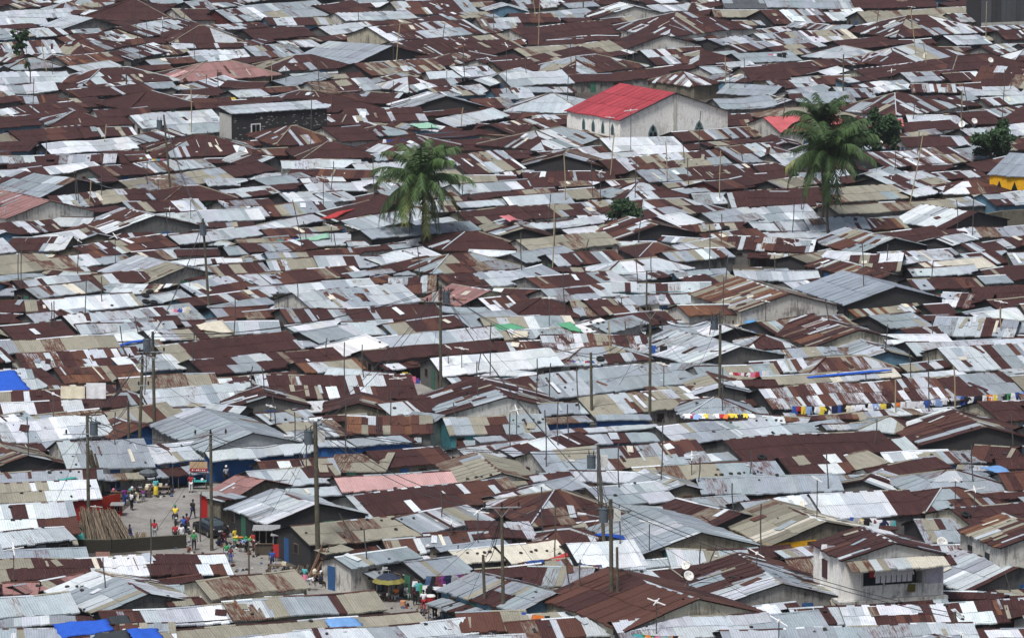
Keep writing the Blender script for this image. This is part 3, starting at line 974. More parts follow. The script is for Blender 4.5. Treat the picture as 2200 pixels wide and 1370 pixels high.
# ---------------------------------------------------------------- finishing the named buildings
def byname(n): return next(h for h in HOUSES if h.get('name') == n)
M_WHITE = paint('white_paint', (.78, .78, .76), .6, .15); M_STAIN = paint('stained_concrete', (.42, .41, .37), .9, .5, 2.0)
M_TEALD = paint('teal_glass', (.05, .09, .10), .3); M_TEAL = paint('teal_grille', (.16, .24, .25), .6); M_BLACK = paint('black_rubber', (.02, .02, .022), .8, .2)
def wallbox(o, name, x0, x1, y0, y1, z0, z1, wc, parent=None):
    m = MB(); m.box(x0, x1, y0, y1, z0, z1, WALLC[wc]); return m.build(name, M_WALL, parent or o)
h = byname('church'); o = h['obj']; L, W, e = h['L'], h['W'], h['eh']
def arch(fn, c, z0, w, hh, name, m, par, d=.05):
    pr = [(c - w / 2, z0), (c + w / 2, z0), (c + w / 2, z0 + hh * .55), (c + w * .3, z0 + hh * .82), (c, z0 + hh), (c - w * .3, z0 + hh * .82), (c - w / 2, z0 + hh * .55)]
    mb = MB(); A = [fn(s, z, d) for s, z in pr]; B = [fn(s, z, .004) for s, z in pr]; mb.face(A)
    for k in range(len(A)): mb.face([B[k], B[(k + 1) % len(A)], A[(k + 1) % len(A)], A[k]])
    return mb.build(name, m, par)
sideL = lambda s, z, d: (s, -d, z); endL = lambda s, z, d: (L + d, s, z)
for k in range(1, 5):
    c = L * (.14 + .18 * k); w_ = arch(sideL, c, e - 2.3, .75, 1.6, 'window', M_TEAL, o); arch(sideL, c, e - 2.2, .5, 1.3, 'pane', M_TEALD, w_, .08)
for c in (W * .30, W * .73):
    w_ = arch(endL, c, e - 3.6, 1.5, 2.6, 'window', M_TEAL, o)
    for q in (-.34, .34):
        for zz in (0, .75): arch(endL, c + q, e - 3.45 + zz, .5, .68, 'pane', M_DARK, w_, .09)
    arch(endL, c, e - 1.95, .45, .7, 'pane', M_DARK, w_, .09)
m = MB(); m.box(L + .01, L + .16, W * .5 - .25, W * .5 + .25, 0, e + h['rise'] * .93, WALLC['w']); m.box(L + .004, L + .05, .3, W - .3, e - 4.6, e - 3.9, (.2, .2, .19, .9)); m.build('buttress', M_WALL, o)
m = MB()
for a, b_ in (((L + .3, -.3, e - .12), (L + .3, W / 2, e + h['rise'] - .02)), ((L + .3, W / 2, e + h['rise'] - .02), (L + .3, W + .3, e - .12))): m.tube(a, b_, .09, n=4, col=(.05, .05, .06, 0))
m.build('barge_board', M_SHEET, o)
h = byname('block_building'); o = h['obj']; L, W, e = h['L'], h['W'], h['eh']
m = MB(); m.face([(-.02, W, 0), (-.02, 0, 0), (-.02, 0, e - .25), (-.02, W, e - .25)], (.5, .5, .47, .4)); m.build('rendered_side_wall', M_WALL, o)
c = L * .25; m = MB(); m.box(c - .75, c + .75, -.06, -.003, 1.9, 3.4, (1, 1, 1, 0)); w_ = m.build('window', M_WHITE, o)
for q in (-.58, .04):
    m = MB(); m.box(c + q, c + q + .54, -.09, -.062, 2.05, 3.25); m.build('pane', M_DARK, w_)
m = MB(); rr = random.Random(4)
for _ in range(120):
    x = rr.uniform(.2, L - .4); z = rr.uniform(.3, e - .6); m.face([(x, -.006, z), (x + rr.uniform(.1, .5), -.006, z), (x + .2, -.006, z + rr.uniform(.04, .14)), (x, -.006, z + .07)], (.38, .38, .35, 0))
m.build('mortar', M_WALL, o)
# balcony house
h = byname('balcony_house'); o = h['obj']; L, W, e, rise = h['L'], h['W'], h['eh'], h['rise']; zf = 2.35; wc = WALLC['z']
m = MB()
m.face([(0, W, -1), (0, 0, -1), (0, 0, e), (0, W / 2, e + rise - .05), (0, W, e)], wc); m.face([(0, 0, -1), (L, 0, -1), (L, 0, e), (0, 0, e)], wc); m.face([(L, W, -1), (0, W, -1), (0, W, e), (L, W, e)], wc)
m.face([(L, 0, e), (L, W, e), (L, W / 2, e + rise - .05)], (.45, .45, .43, .5))
m.face([(L, 0, -1), (L, W, -1), (L, W, zf), (L, 0, zf)], wc)
y0, y1 = W * .17, W * .80
m.box(L - .15, L, .002, y0, zf, e - .01, wc); m.box(L - .15, L, y1, W - .002, zf, e - .01, wc)
m.build('wall', M_WALL, o)
m = MB(); m.box(L - .12, L + .01, y0, y1, zf, zf + 1.05, (.74, .74, .70, .8)); m.box(L - .12, L + .02, y0 - .0, y1, e - .45, e - .01, (.4, .4, .38, .6)); m.build('parapet', M_WALL, o)
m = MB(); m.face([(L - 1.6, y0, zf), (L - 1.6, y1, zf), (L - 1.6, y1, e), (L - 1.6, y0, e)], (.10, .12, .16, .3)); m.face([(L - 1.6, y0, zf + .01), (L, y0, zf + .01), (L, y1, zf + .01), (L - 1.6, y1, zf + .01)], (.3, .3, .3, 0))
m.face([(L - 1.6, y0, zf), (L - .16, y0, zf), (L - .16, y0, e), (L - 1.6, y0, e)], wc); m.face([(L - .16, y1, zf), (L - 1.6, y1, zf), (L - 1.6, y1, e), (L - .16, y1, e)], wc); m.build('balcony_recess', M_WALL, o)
m = MB(); m.box(-.3, L + .55, -.55, W + .2, zf - .28, zf - .02, (.5, .5, .47, .9)); m.build('floor_slab', M_WALL, o)
for y in (y0 + .07, y0 + (y1 - y0) * .36, y1 - .07):
    m = MB(); m.box(L + .012, L + .09, y - .07, y + .07, zf + 1.0, e - .4, (.55, .55, .52, .3)); m.build('column', M_WALL, o)
aw = MB(); rr = random.Random(9); slope(aw, Vector((L + 1.5, .15, e - .62)), Vector((0, 1, 0)), Vector((-1, 0, 0)), W + .3, 1.45, .5, 0, 0, 'tl', rr, ov=.1, gov=.1); aw.build('awning', M_SHEET, o)
w_ = MB(); w_.box(L * .30, L * .30 + 1.1, -.07, -.003, 3.3, 4.8); w_ = w_.build('shutter', paint('maroon_shutter', (.07, .03, .03)), o)
m = MB(); m.box(L + .01, L + .05, y1 + .1, W - .1, zf + .95, e - .75, (.62, .60, .70, .5)); m.build('panel', M_WALL, o)
# two storey, yellow and metal buildings
h = byname('two_storey_house'); o = h['obj']; L, W, e = h['L'], h['W'], h['eh']
for x in (L * .2, L * .62):
    m = MB(); m.box(x, x + .8, -.06, -.003, 3.0, 4.1); m.build('window', M_DARK, o)
aw = MB(); slope(aw, Vector((L * .35, -1.5, 2.5)), Vector((1, 0, 0)), Vector((0, 1, 0)), L * .6, 1.45, .6, 0, 0, 'ro', rr, ov=.1, gov=.1); aw.build('awning', M_SHEET, o)
h = byname('yellow_building'); o = h['obj']; L, e = h['L'], h['eh']
for k in range(5):
    x = .7 + k * 2.1; m = MB(); m.face([(x, -.03, e - 2.4), (x + 1.3, -.03, e - 2.4), (x + .65, -.03, e - .75)]); m.build('dark_triangle', M_DARK, o)  # flat near-black triangles laid on the yellow wall, which stays uncut
h = byname('metal_shed'); o = h['obj']; L, e = h['L'], h['eh']
m = MB(); rr = random.Random(2)
for k in range(int(L / .9)):
    k2 = rr.uniform(.6, 1.3); m.box(k * .9, k * .9 + .86, -.05 - .02 * (k % 2), -.004, 2.2, e - .1, (*[c * k2 for c in (.075, .082, .09)], .5))
m.build('cladding', M_SHEET, o); m = MB(); m.box(0, L, -.12, -.01, 0, 2.2, (.45, .45, .42, .6)); m.build('plinth', M_WALL, o)
h = byname('market_hall'); o = h['obj']; L, W, e = h['L'], h['W'], h['eh']
m = MB(); m.box(L + .003, L + .06, .02, W - .02, 0, 2.35, WALLC['b']); m.build('blue_front_wall', M_WALL, o)
m = MB(); m.face([(L + .004, .1, 2.4), (L + .004, W - .1, 2.4), (L + .004, W - .1, e), (L + .004, W / 2, e + h['rise'] - .15), (L + .004, .1, e)], (.34, .36, .37, .15)); m.build('gable_cladding', M_WALL, o)
aw = MB(); rr = random.Random(5); slope(aw, Vector((L + 1.7, .0, 2.3)), Vector((0, 1, 0)), Vector((-1, 0, 0)), W + .3, 1.65, .62, 0, 0, 'l', rr, ov=.1, gov=.1, detail=.9); aw.build('awning', M_SHEET, o)
# ---------------------------------------------------------------- walls, fences
def fence(name, px, hh, th, col, label, cat, m=None, cap=None):
    P = [at(x, y, 0) for x, y in px]; o = empty(name, P[0]); tag(o, label, cat); mb = MB(); cp = MB()
    for a, b_ in zip(P, P[1:]):
        d = (b_ - a); n = Vector((-d.y, d.x, 0)).normalized() * th / 2; q = [a - n - P[0], b_ - n - P[0], b_ + n - P[0], a + n - P[0]]; u = Vector((0, 0, hh))
        mb.face([q[0], q[1], q[1] + u, q[0] + u], col); mb.face([q[2], q[3], q[3] + u, q[2] + u], col); mb.face([q[3], q[0], q[0] + u, q[3] + u], col); mb.face([q[1], q[2], q[2] + u, q[1] + u], col); mb.face([p + u for p in q], col)
        if cap: cp.face([p + u * 1.004 + (p - (q[0] + q[2]) / 2).normalized() * .05 for p in q], cap)
    mb.build('panel', m or M_WALL, o)
    if cap: cp.build('coping', M_WALL, o)
    return o
fence('yard_wall', [(158, 1187), (240, 1187), (400, 1176)], 1.15, .25, (.045, .042, .032, .3), 'low dark mossy yard wall along the near side of the street', 'wall', cap=(.10, .10, .07, 0))
fence('metal_fence', [(100, 1121), (152, 1122), (258, 1100)], 1.7, .08, (.36, .035, .02, .1), 'red painted metal fence beside the stack of wooden poles', 'fence')
fence('stone_wall', [(2104, 502), (2150, 493), (2260, 486)], 2.3, .4, (.17, .16, .12, .9), 'rough grey stone wall at the right edge of town', 'wall')
fence('block_wall', [(1150, 958), (1290, 945)], 1.6, .2, (.12, .12, .11, .8), 'low grey block wall in front of the blue shops', 'wall')
# ---------------------------------------------------------------- palms and trees
def leafmat(name, a, b_):
    m, t, b = mat(name); oi = nd(t, 'ShaderNodeAttribute', attribute_name='Col'); t.links.new(mixc(t, 1.0, oi.outputs['Color'], (1, 1, 1), 'MULTIPLY'), b.inputs['Base Color']); b.inputs['Roughness'].default_value = .6; b.inputs['Specular IOR Level'].default_value = .25
    return m
M_LEAF = leafmat('leaf', 0, 0); M_BARK = paint('bark', (.10, .085, .065), .95, .5, 6.0)
def palm(px, py, cx, cy, rad_px, label, seed, nf=38, dark=1.0, lean=0):
    base = at(px, py, 0); s = scl(base); H = (py - cy) / s / math.cos(TH) ; r = rad_px / s; rr = random.Random(seed)
    o = empty('coconut_palm', base); tag(o, label, 'palm tree', 'coconut palms'); top = Vector(((cx - px) / s, 0, H))
    tr = MB(); n = 9
    pts = [Vector((top.x * (k / n) ** 1.6 + .15 * math.sin(k * .7 + seed), .1 * math.sin(k), H * k / n)) for k in range(n)] + [top]
    for k in range(n): tr.tube(pts[k], pts[k + 1], .19 - .008 * k + (.12 if k == 0 else 0), .19 - .008 * (k + 1), n=9, cap=False)
    tr.build('trunk', M_BARK, o, True)
    for q in range(nf):
        fr = MB(); az = q * 2.399 + rr.uniform(-.2, .2); el = rr.choice((1.2, .95, .7, .45, .2, -.1, -.45, -.8)) if q > 6 else 1.35; el += rr.uniform(-.12, .12)
        Lf = r * rr.uniform(1.08, 1.35) * (1.0 if el < 1 else .95); dr = (1.35 if el > .9 else 1.5) + rr.uniform(-.3, .4)
        g = rr.uniform(.75, 1.3) * dark; tip = rr.random() < .35 and el < .4
        P = [top.copy()]; a = el; N = 11
        for k in range(N):
            st = Lf / N; P.append(P[-1] + Vector((math.cos(az) * math.cos(a) * st, math.sin(az) * math.cos(a) * st, math.sin(a) * st))); a -= dr / N * (.6 + k / N); a = max(a, -1.45)
        fr.tube(P[0], P[3], .05, .03, 4, (.12 * g, .13 * g, .04 * g, 0), cap=False); fr.tube(P[3], P[-1], .03, .01, 4, (.10 * g, .12 * g, .035 * g, 0), cap=False)
        side = Vector((-math.sin(az), math.cos(az), 0))
        for k in range(2 * N * 3 - 5):
            f_ = (k + 4) / (2 * N * 3); i = min(N - 1, int(f_ * N)); p = P[i].lerp(P[i + 1], f_ * N - i); dv = (P[i + 1] - P[i]).normalized()
            ll = r * .29 * math.sin(min(1, f_ * 1.25 + .12) * math.pi * .86) ** .6 + .12
            for sg in (-1, 1):
                dd = (side * sg * rr.uniform(.55, .95) + dv * .6 + Vector((0, 0, rr.uniform(-1.0, -.25)))).normalized(); w = dv * .058
                c = rr.uniform(.7, 1.35) * g; cc = (.055 * c, .10 * c, .032 * c, 0) if not tip else (.18 * c, .20 * c, .06 * c, 0)
                if rr.random() < .12: cc = (.07 * c, .12 * c, .04 * c, 0)
                mid = p + dd * ll * .55; e_ = p + (dd + Vector((0, 0, -.25))) * ll
                fr.face([p - w, p + w, mid + w * .8, mid - w * .8], cc); fr.face([mid - w * .8, mid + w * .8, e_], cc)
        fr.build('frond', M_LEAF, o)
    cn = MB()
    for k in range(9):
        a = rr.uniform(0, 6.3); c = top + Vector((math.cos(a) * .38, math.sin(a) * .38, -.45 - rr.uniform(0, .45)))
        for i in range(6):
            for j in range(4):
                f = lambda i, j: c + Vector((math.sin(j * math.pi / 4) * math.cos(i * math.pi / 3) * .17, math.sin(j * math.pi / 4) * math.sin(i * math.pi / 3) * .17, math.cos(j * math.pi / 4) * .2))
                cn.face([f(i, j), f(i + 1, j), f(i + 1, j + 1), f(i, j + 1)], (.16, .11, .035, 0))
    cn.build('coconuts', M_LEAF, o)
    return o
palm(912, 560, 903, 392, 104, 'lone coconut palm with golden green drooping fronds and coconuts left of centre', 3)
palm(1778, 535, 1777, 338, 100, 'right coconut palm with broad skirt of dark green drooping fronds', 8, dark=.8)
palm(1766, 512, 1764, 275, 78, 'slimmer darker coconut palm whose crown rises just behind the right palm', 12, 22, .62)
def tree(px, py, blobs, label, seed, n=2600, trunk=.16, leaf=.26, name='leafy_tree'):
    base = at(px, py, 0); s = scl(base); rr = random.Random(seed); o = empty(name, base); tag(o, label, 'tree')
    tr = MB(); cr = MB(); tot = sum(b_[2] * b_[3] for b_ in blobs)
    B = [(Vector(((x - px) / s, rr.uniform(-.6, .6), (py - y) / s / math.cos(TH))), rx / s, ry / s, rx * ry / tot) for x, y, rx, ry in blobs]
    fork = Vector((0, 0, min(b_[0].z - b_[2] for b_ in B) * .85)); fork.z = max(.6, fork.z); tr.tube((0, 0, 0), fork, trunk, trunk * .8, 8)
    for c, rx, ry, w in B:
        mid = fork.lerp(c, .5) + Vector((rr.uniform(-.3, .3), 0, .1)); tr.tube(fork, mid, trunk * .7, trunk * .45, 6, cap=False); tr.tube(mid, c, trunk * .45, trunk * .15, 6, cap=False)
        for _ in range(5):
            e_ = c + Vector((rr.uniform(-1, 1) * rx * .8, rr.uniform(-1, 1) * rx * .8, rr.uniform(-.6, .8) * ry)); tr.tube(mid.lerp(c, .6), e_, trunk * .25, .02, 4, cap=False)
        cl = [(c + Vector((rr.gauss(0, .42) * rx, rr.gauss(0, .42) * rx, rr.gauss(0, .42) * ry)), rr.uniform(.6, 1.5)) for _ in range(16)]
        for _ in range(int(n * w)):
            q, g = rr.choice(cl); p = q + Vector((rr.gauss(0, .17) * rx, rr.gauss(0, .17) * rx, rr.gauss(0, .15) * ry))
            a = Vector((rr.uniform(-1, 1), rr.uniform(-1, 1), rr.uniform(-1, 1))).normalized() * leaf * rr.uniform(.5, 1.1); b2 = a.orthogonal().normalized() * leaf * .45
            g2 = g * rr.uniform(.7, 1.3); cr.face([p - a, p + b2, p + a, p - b2], (.026 * g2, .058 * g2, .022 * g2, 0))
    tr.build('trunk', M_BARK, o, True); cr.build('crown', M_LEAF, o); return o
tree(1345, 524, [(1345, 450, 32, 24), (1338, 440, 18, 14), (1358, 460, 22, 16)], 'small round green tree among rusty roofs at centre right', 1, 4200)
tree(1880, 362, [(1875, 252, 13, 18), (1838, 275, 34, 22), (1905, 260, 24, 18), (1868, 298, 32, 24), (1915, 290, 20, 30), (1835, 302, 28, 20), (1890, 275, 26, 22)], 'dark bushy tree beside the right coconut palm, before the red roof', 2, 9500, leaf=.34)
tree(2130, 372, [(2135, 290, 32, 22), (2102, 302, 26, 17), (2152, 315, 28, 20), (2120, 322, 28, 19), (2152, 274, 18, 15)], 'broad dark green tree near the right edge by a satellite dish', 3, 8500, leaf=.3)
tree(66, 222, [(48, 82, 16, 12), (44, 98, 14, 12), (58, 72, 8, 8), (60, 140, 6, 6)], 'tall thin trunked tree with a tiny crown at upper left', 4, 1700, .11, .3, 'slender_tree')
# ---------------------------------------------------------------- utility poles and wires
M_POLE = paint('weathered_pole', (.115, .105, .075), .95, .5, 3.0); M_STEEL = paint('galvanised_steel', (.42, .44, .46), .5, .2, 5, .3); M_TANK = paint('transformer_grey', (.10, .125, .145), .5, .2); M_BOXW = paint('white_box', (.62, .63, .60), .5)
M_INS = paint('insulator', (.03, .025, .025), .4); M_WIRE = paint('wire', (.05, .05, .055), .6, .1); M_LAMP = paint('lamp_head', (.6, .62, .64), .4)
TOPS = {}
def pole(key, x, yt, yb, label, arm=None, tank=0, box=0, r=.15, lampd=0, xt=None, low=None, ins=3):
    b_ = at(x, yb, 0); s = scl(b_); H = (yb - yt) / s / math.cos(TH); dx = ((xt if xt else x) - x) / s
    o = empty('utility_pole', b_); tag(o, label, 'utility pole', 'utility poles'); m = MB()
    m.tube((0, 0, 0), (dx, 0, H), r * 1.12, r * .85, 10); m.build('post', M_POLE, o, False)
    def crossarm(z, w, c, an=.12):
        m = MB(); X = Vector((math.cos(an), math.sin(an), 0)); p = Vector((dx * z / H, -.18, z)); a = p + X * (c - w / 2); q = p + X * (c + w / 2); m.tube(a, q, .06, n=4)
        for e_ in (a.lerp(q, .28), a.lerp(q, .72)): m.tube(e_, (dx, -.16, z - .8), .022, n=4, cap=False)
        ob = m.build('crossarm', M_STEEL, o)
        for k in range(ins):
            ip = a.lerp(q, (k + .12) / (ins - .76) if ins > 1 else .5); m = MB(); m.tube(ip, ip + Vector((0, 0, .12)), .05, n=6); m.tube(ip + Vector((0, 0, .12)), ip + Vector((0, 0, .4)), .10, .07, 8); m.build('insulator', M_INS, ob)
    if arm: crossarm(H - .1, arm, 0)
    if low: crossarm(H - low[0], low[1], low[2])
    if tank:
        m = MB(); c = Vector((dx + tank * .55, -.1, H - 1.25)); m.tube(c - Vector((0, 0, .55)), c + Vector((0, 0, .5)), .36, n=14); m.tube(c + Vector((0, 0, .5)), c + Vector((0, 0, .56)), .39, n=14)
        tk = m.build('transformer', M_TANK, o)
        for q in (-.17, .17):
            m = MB(); m.tube(c + Vector((q, 0, .55)), c + Vector((q * 1.3, 0, 1.0)), .05, .03, 6); m.build('bushing', M_INS, tk)
    if box:
        m = MB(); m.box(dx + box * .52 - .28, dx + box * .52 + .28, -.2, .2, H - 1.7, H - .75); m.build('meter_box', M_BOXW, o)
    if lampd:
        m = MB(); z = H - (1.6 if H > 6 else .4); e_ = Vector((dx + lampd * 1.9, -.3, z + .45)); m.tube((dx * z / H, 0, z), e_, .035, n=5); ob = m.build('lamp_arm', M_STEEL, o)
        m = MB(); m.tube(e_, e_ + Vector((lampd * .7, 0, .02)), .10, .16, 8); m.build('lamp_head', M_LAMP, ob)
    TOPS[key] = o.location + Vector((dx, 0, H - .15)); return o
pole('a', 191, 888, 1160, 'tall pole with grey transformer beside the stack of wooden sticks', tank=1, low=(1.7, 2.7, -.7), ins=2)
pole('b', 684, 905, 1232, 'thick mossy pole with transformer and white box right of the road', tank=-1, box=1, r=.2, xt=679, lampd=-1)
pole('c', 455, 928, 1182, 'pole with three black insulators on its crossarm in front of the car', arm=2.9, r=.14)
pole('d', 298, 765, 1000, 'leaning pole with steel crossarm, middle of the three at left', arm=2.9, xt=309, low=(2.7, 1.1, .2), ins=2)
pole('e', 333, 712, 970, 'pole with transformer and two crossarms, rightmost of the three at left', tank=-1, low=(1.9, 2.8, -.1), xt=331, ins=2)
pole('f', 277, 860, 1000, 'short bare capped pole, leftmost of the three at left', r=.12)
pole('g', 452, 470, 705, 'slightly leaning pole with transformer standing at upper left centre', tank=.05, low=(1.2, 2.6, .1), xt=438, r=.14, ins=2)
pole('h', 369, 248, 440, 'distant pole with a transformer on its left side', tank=-1, xt=354, r=.13)
pole('i', 947, 612, 900, 'tall pole with transformer and white box over the market lane', tank=1, box=-1, low=(1.6, 2.9, 0), r=.15)
pole('j', 1396, 665, 945, 'pole with a light crossarm rising above the blue shops', arm=2.6, r=.14)
pole('k', 1389, 582, 700, 'bare dark pole top standing behind the crossarm pole', r=.10)
pole('l', 1546, 668, 905, 'pole with transformer above the row of coloured laundry', tank=-1, low=(1.3, 2.6, .2), r=.15, ins=2)
pole('m', 1272, 757, 935, 'greenish pole with small street lamp beside the blue shops', r=.14, xt=1269, lampd=.35)
pole('n', 1302, 958, 1236, 'older pole with transformer, white box and low street lamp', tank=-1, box=1, xt=1272 + 12, r=.15, lampd=-1)
pole('o', 1315, 1070, 1372, 'tallest near pole with white box and lamp arm by the rusty roof', tank=-1, box=1, r=.17, xt=1311, lampd=-1)
pole('p', 1328, 1173, 1375, 'bare pole close beside the tallest near pole', r=.12, xt=1325)
pole('q', 1082, 1084, 1360, 'near pole with dark insulators on a wide crossarm, bottom centre', arm=3.0, r=.14, xt=1078)
pole('r', 1043, 1190, 1348, 'short greenish bare pole left of the wide crossarm pole', r=.13, xt=1038)
pole('s', 2050, 1312, 1420, 'pole top poking up at the bottom right edge', r=.14)
pole('t', 535, 1160, 1236, 'thin short grey post at the corner of the street', r=.07)
pole('u', 1811, 118, 235, 'slim twin looking pole far off beyond the right palm', r=.12)
pole('v', 1253, -15, 55, 'far pole at the very top of the view, right of centre', r=.13)
pole('w', 272, 160, 225, 'far dark pole in front of the pink hipped roof', r=.12)
pole('x', 774, 738, 780, 'short stub pole on the white roofed row', r=.09)
WIRES = []
def wire(a, b_, sag=.5, r=.034):
    a = Vector(a); b_ = Vector(b_); mb = MB(); P = [a.lerp(b_, k / 10) - Vector((0, 0, sag * 4 * (k / 10) * (1 - k / 10))) - a for k in range(11)]
    for k in range(10): mb.tube(P[k], P[k + 1], r, n=3, cap=False)
    o = mb.build('power_line', M_WIRE); o.location = a; WIRES.append(o); return o
for a, b_ in ('ac', 'cb', 'ae', 'de', 'eg', 'gh', 'ib', 'im', 'mj', 'jl', 'io', 'bq', 'qo', 'on', 'bn', 'fa', 'ei', 'qr', 'lj', 'os'):
    for q in (0, .35): wire(TOPS[a] - Vector((0, 0, q)), TOPS[b_] - Vector((0, 0, q)), R.uniform(.7, 1.6))
for key, pts in dict(n=[(1180, 1060), (1390, 1080), (1500, 1070), (1330, 1040)], o=[(1215, 1215), (1180, 1190), (1250, 1200), (1375, 1200), (1420, 1215), (1560, 1330), (1640, 1300)], b=[(560, 1090), (580, 1110), (760, 1010), (860, 1000), (620, 1060)], q=[(980, 1190), (1190, 1260), (940, 1240), (1000, 1300)],
        i=[(880, 760), (930, 770), (1010, 700), (1100, 800), (860, 730)], l=[(1290, 830), (1500, 790), (1640, 760), (1690, 770)], a=[(120, 1080), (90, 1010), (250, 960)], c=[(560, 960), (330, 1150), (390, 1030)], d=[(230, 800), (400, 800), (440, 880)], e=[(360, 780), (420, 830), (240, 850)], g=[(400, 640), (520, 620)], h=[(300, 350), (420, 380)], j=[(1330, 830), (1480, 790)]).items():
    for x, y in pts:
        p, _ = hit(x, y); wire(TOPS[key] - Vector((0, 0, R.uniform(.2, .9))), p + Vector((0, 0, .15)), R.uniform(.1, .6), .018)
# ---------------------------------------------------------------- masts, aerials and dishes
M_BAMBOO = paint('bamboo', (.40, .33, .20), .8, .3, 5); M_THIN = paint('thin_mast', (.09, .085, .08), .7); M_AER = paint('aerial_white', (.85, .86, .84), .4, .05)
AER = [(205, 1087, 1150), (515, 950, 1000), (565, 993, 1040), (582, 872, 905), (963, 745, 780), (992, 748, 790), (855, 812, 850), (1229, 753, 790), (1395, 1121, 1185), (1410, 1291, 1360), (970, 1121, 1150), (1027, 1098, 1165), (1626, 1187, 1222), (2052, 1030, 1085), (1755, 1028, 1112), (1673, 1332, 1390), (2065, 1360, 1395), (1645, 647, 690), (1110, 880, 940), (1486, 978, 1020), (1426, 782, 830), (712, 485, 520), (757, 488, 500), (365, 448, 485), (480, 434, 450),
       (248, 507, 565), (168, 516, 530), (70, 497, 540), (340, 384, 412), (1355, 238, 325), (1310, 253, 300), (1290, 369, 425), (113, 112, 160), (350, 40, 90), (900, 80, 100), (845, 92, 130), (995, 83, 110), (1088, 98, 200), (1915, 152, 175), (1958, 16, 60), (1831, 134, 150), (1875, 192, 205), (2150, 648, 690), (1694, 522, 555), (1664, 546, 580), (1335, 637, 660), (840, 1252, 1280), (30, 1178, 1250), (115, 845, 895), (555, 1200 - 36, 1190), (1050, 128, 190), (1267, 157, 180), (1360, 113, 185), (1840, 240, 320), (410, 480 - 52, 470), (960, 152, 190), (695, 383, 470), (1180, 640, 700), (1955, 322 + 60, 400), (1568, 60 + 90, 190), (2093, 1050, 1100)]
def aerial_proto():
    o = empty('television_aerial', (0, 0, 0)); m = MB(); m.tube((0, 0, 0), (0, 0, 1), .045, n=5, cap=False); m.build('mast', M_THIN, o)
    m = MB()
    for a in (0, 1.2):
        d = Vector((math.cos(a), math.sin(a) * .8, math.sin(a) * .25)); m.tube(-d * .85, d * .85, .045, n=4)
    m.tube((0, 0, -.1), (0, 0, .1), .12, n=8); m.build('crossed_elements', M_AER, o); return o
proto = aerial_proto(); AERO = []
for i, (x, yt, yb) in enumerate(AER):
    p, _ = hit(x, yb); s = scl(p); H = (yb - yt) / s / math.cos(TH)
    o = proto if i == 0 else copy_tree(proto)
    o.location = p; o.rotation_euler = (0, 0, R.uniform(-.6, .9))
    ms, el = (o.children[0], o.children[1]) if 'mast' in o.children[0].name else (o.children[1], o.children[0])
    ms.scale = (1, 1, H); el.location = (0, 0, H); k = R.uniform(.75, 1.2); el.scale = (k, k, k); el.rotation_euler = (R.uniform(-.3, .3), R.uniform(-.25, .25), R.uniform(0, 3)); AERO.append(o)
MAST = [(1187, 575, 1192, 440), (1311, 376, 1320, 287), (1437, 495, 1434, 432), (220, 352, 229, 268), (165, 430, 160, 368), (192, 435, 196, 388), (411, 285, 412, 190), (666, 342, 672, 188), (851, 134, 860, 50), (1231, 187, 1224, 90), (1560, 205, 1557, 124), (1955, 442, 1981, 290), (1722, 450, 1720, 405), (1967, 117, 1956, 20), (302, 137, 287, -5), (100, 155, 90, 92), (2065, 275, 2066, 195), (2154, 255, 2157, 150), (1990, 135, 1983, 92), (2080, 240, 2070, 180), (990, 270, 995, 232), (2118, 110, 2118, 5), (686, 195, 684, 130), (585, 205, 583, 130), (1138, 50, 1142, 5), (1150, 36, 1146, 0), (1156, 98, 1160, 5), (1479, 400, 1477, 340), (1546, 425, 1547, 325), (1365, 425, 1366, 340), (1434, 390, 1430, 305), (1215, 430, 1212, 330), (1780, 690, 1774, 645), (2150, 710, 2148, 660), (1868, 875, 1858, 800), (1925, 885, 1922, 815), (2053, 875, 2048, 785), (1957, 810, 1953, 755), (1310, 750 + 5, 1308, 690), (1179, 860, 1183, 780), (1244, 880, 1238, 790), (1152, 885, 1150, 822), (430, 800, 420, 700), (568, 845, 564, 790), (592, 915, 587, 850), (698, 765, 703, 726), (780, 810, 778, 740), (1028, 795, 1032, 760), (635, 965, 633, 885), (950, 1110, 948, 1080 - 20), (770, 1178, 730, 1102), (787, 1200, 783, 1135), (1165, 1140, 1163, 1045), (1225, 1265, 1213, 1180), (1525, 1210, 1540, 1165), (975, 1240, 985, 1170), (2085, 1160, 2082, 1110), (2170, 1270, 2160, 1230), (297, 718, 290, 680), (268, 760, 258, 700), (415, 780, 418, 700), (503, 735, 506, 640), (650, 535, 630, 430), (722, 545, 718, 500), (1258, 540, 1280 - 15, 515), (1400, 600, 1398, 545), (1528, 560, 1524, 490), (1550, 520, 1550, 460), (2058, 490, 2055, 430), (1905, 560, 1908, 525), (2000, 610, 2005, 560), (1120, 580, 1119, 500), (46, 615, 47, 525), (167, 588, 168, 540), (110, 700, 112, 650), (640, 640, 639, 600)]
MASTO = []
rm_ = random.Random(31)
for _ in range(115):
    x = rm_.uniform(10, 2190); y = 40 + 1250 * rm_.random() ** 1.3; hh_ = rm_.uniform(2.0, 5.5) * scl(at(x, y, 3)); MAST.append((x, y, x + rm_.uniform(-5, 5), y - hh_))
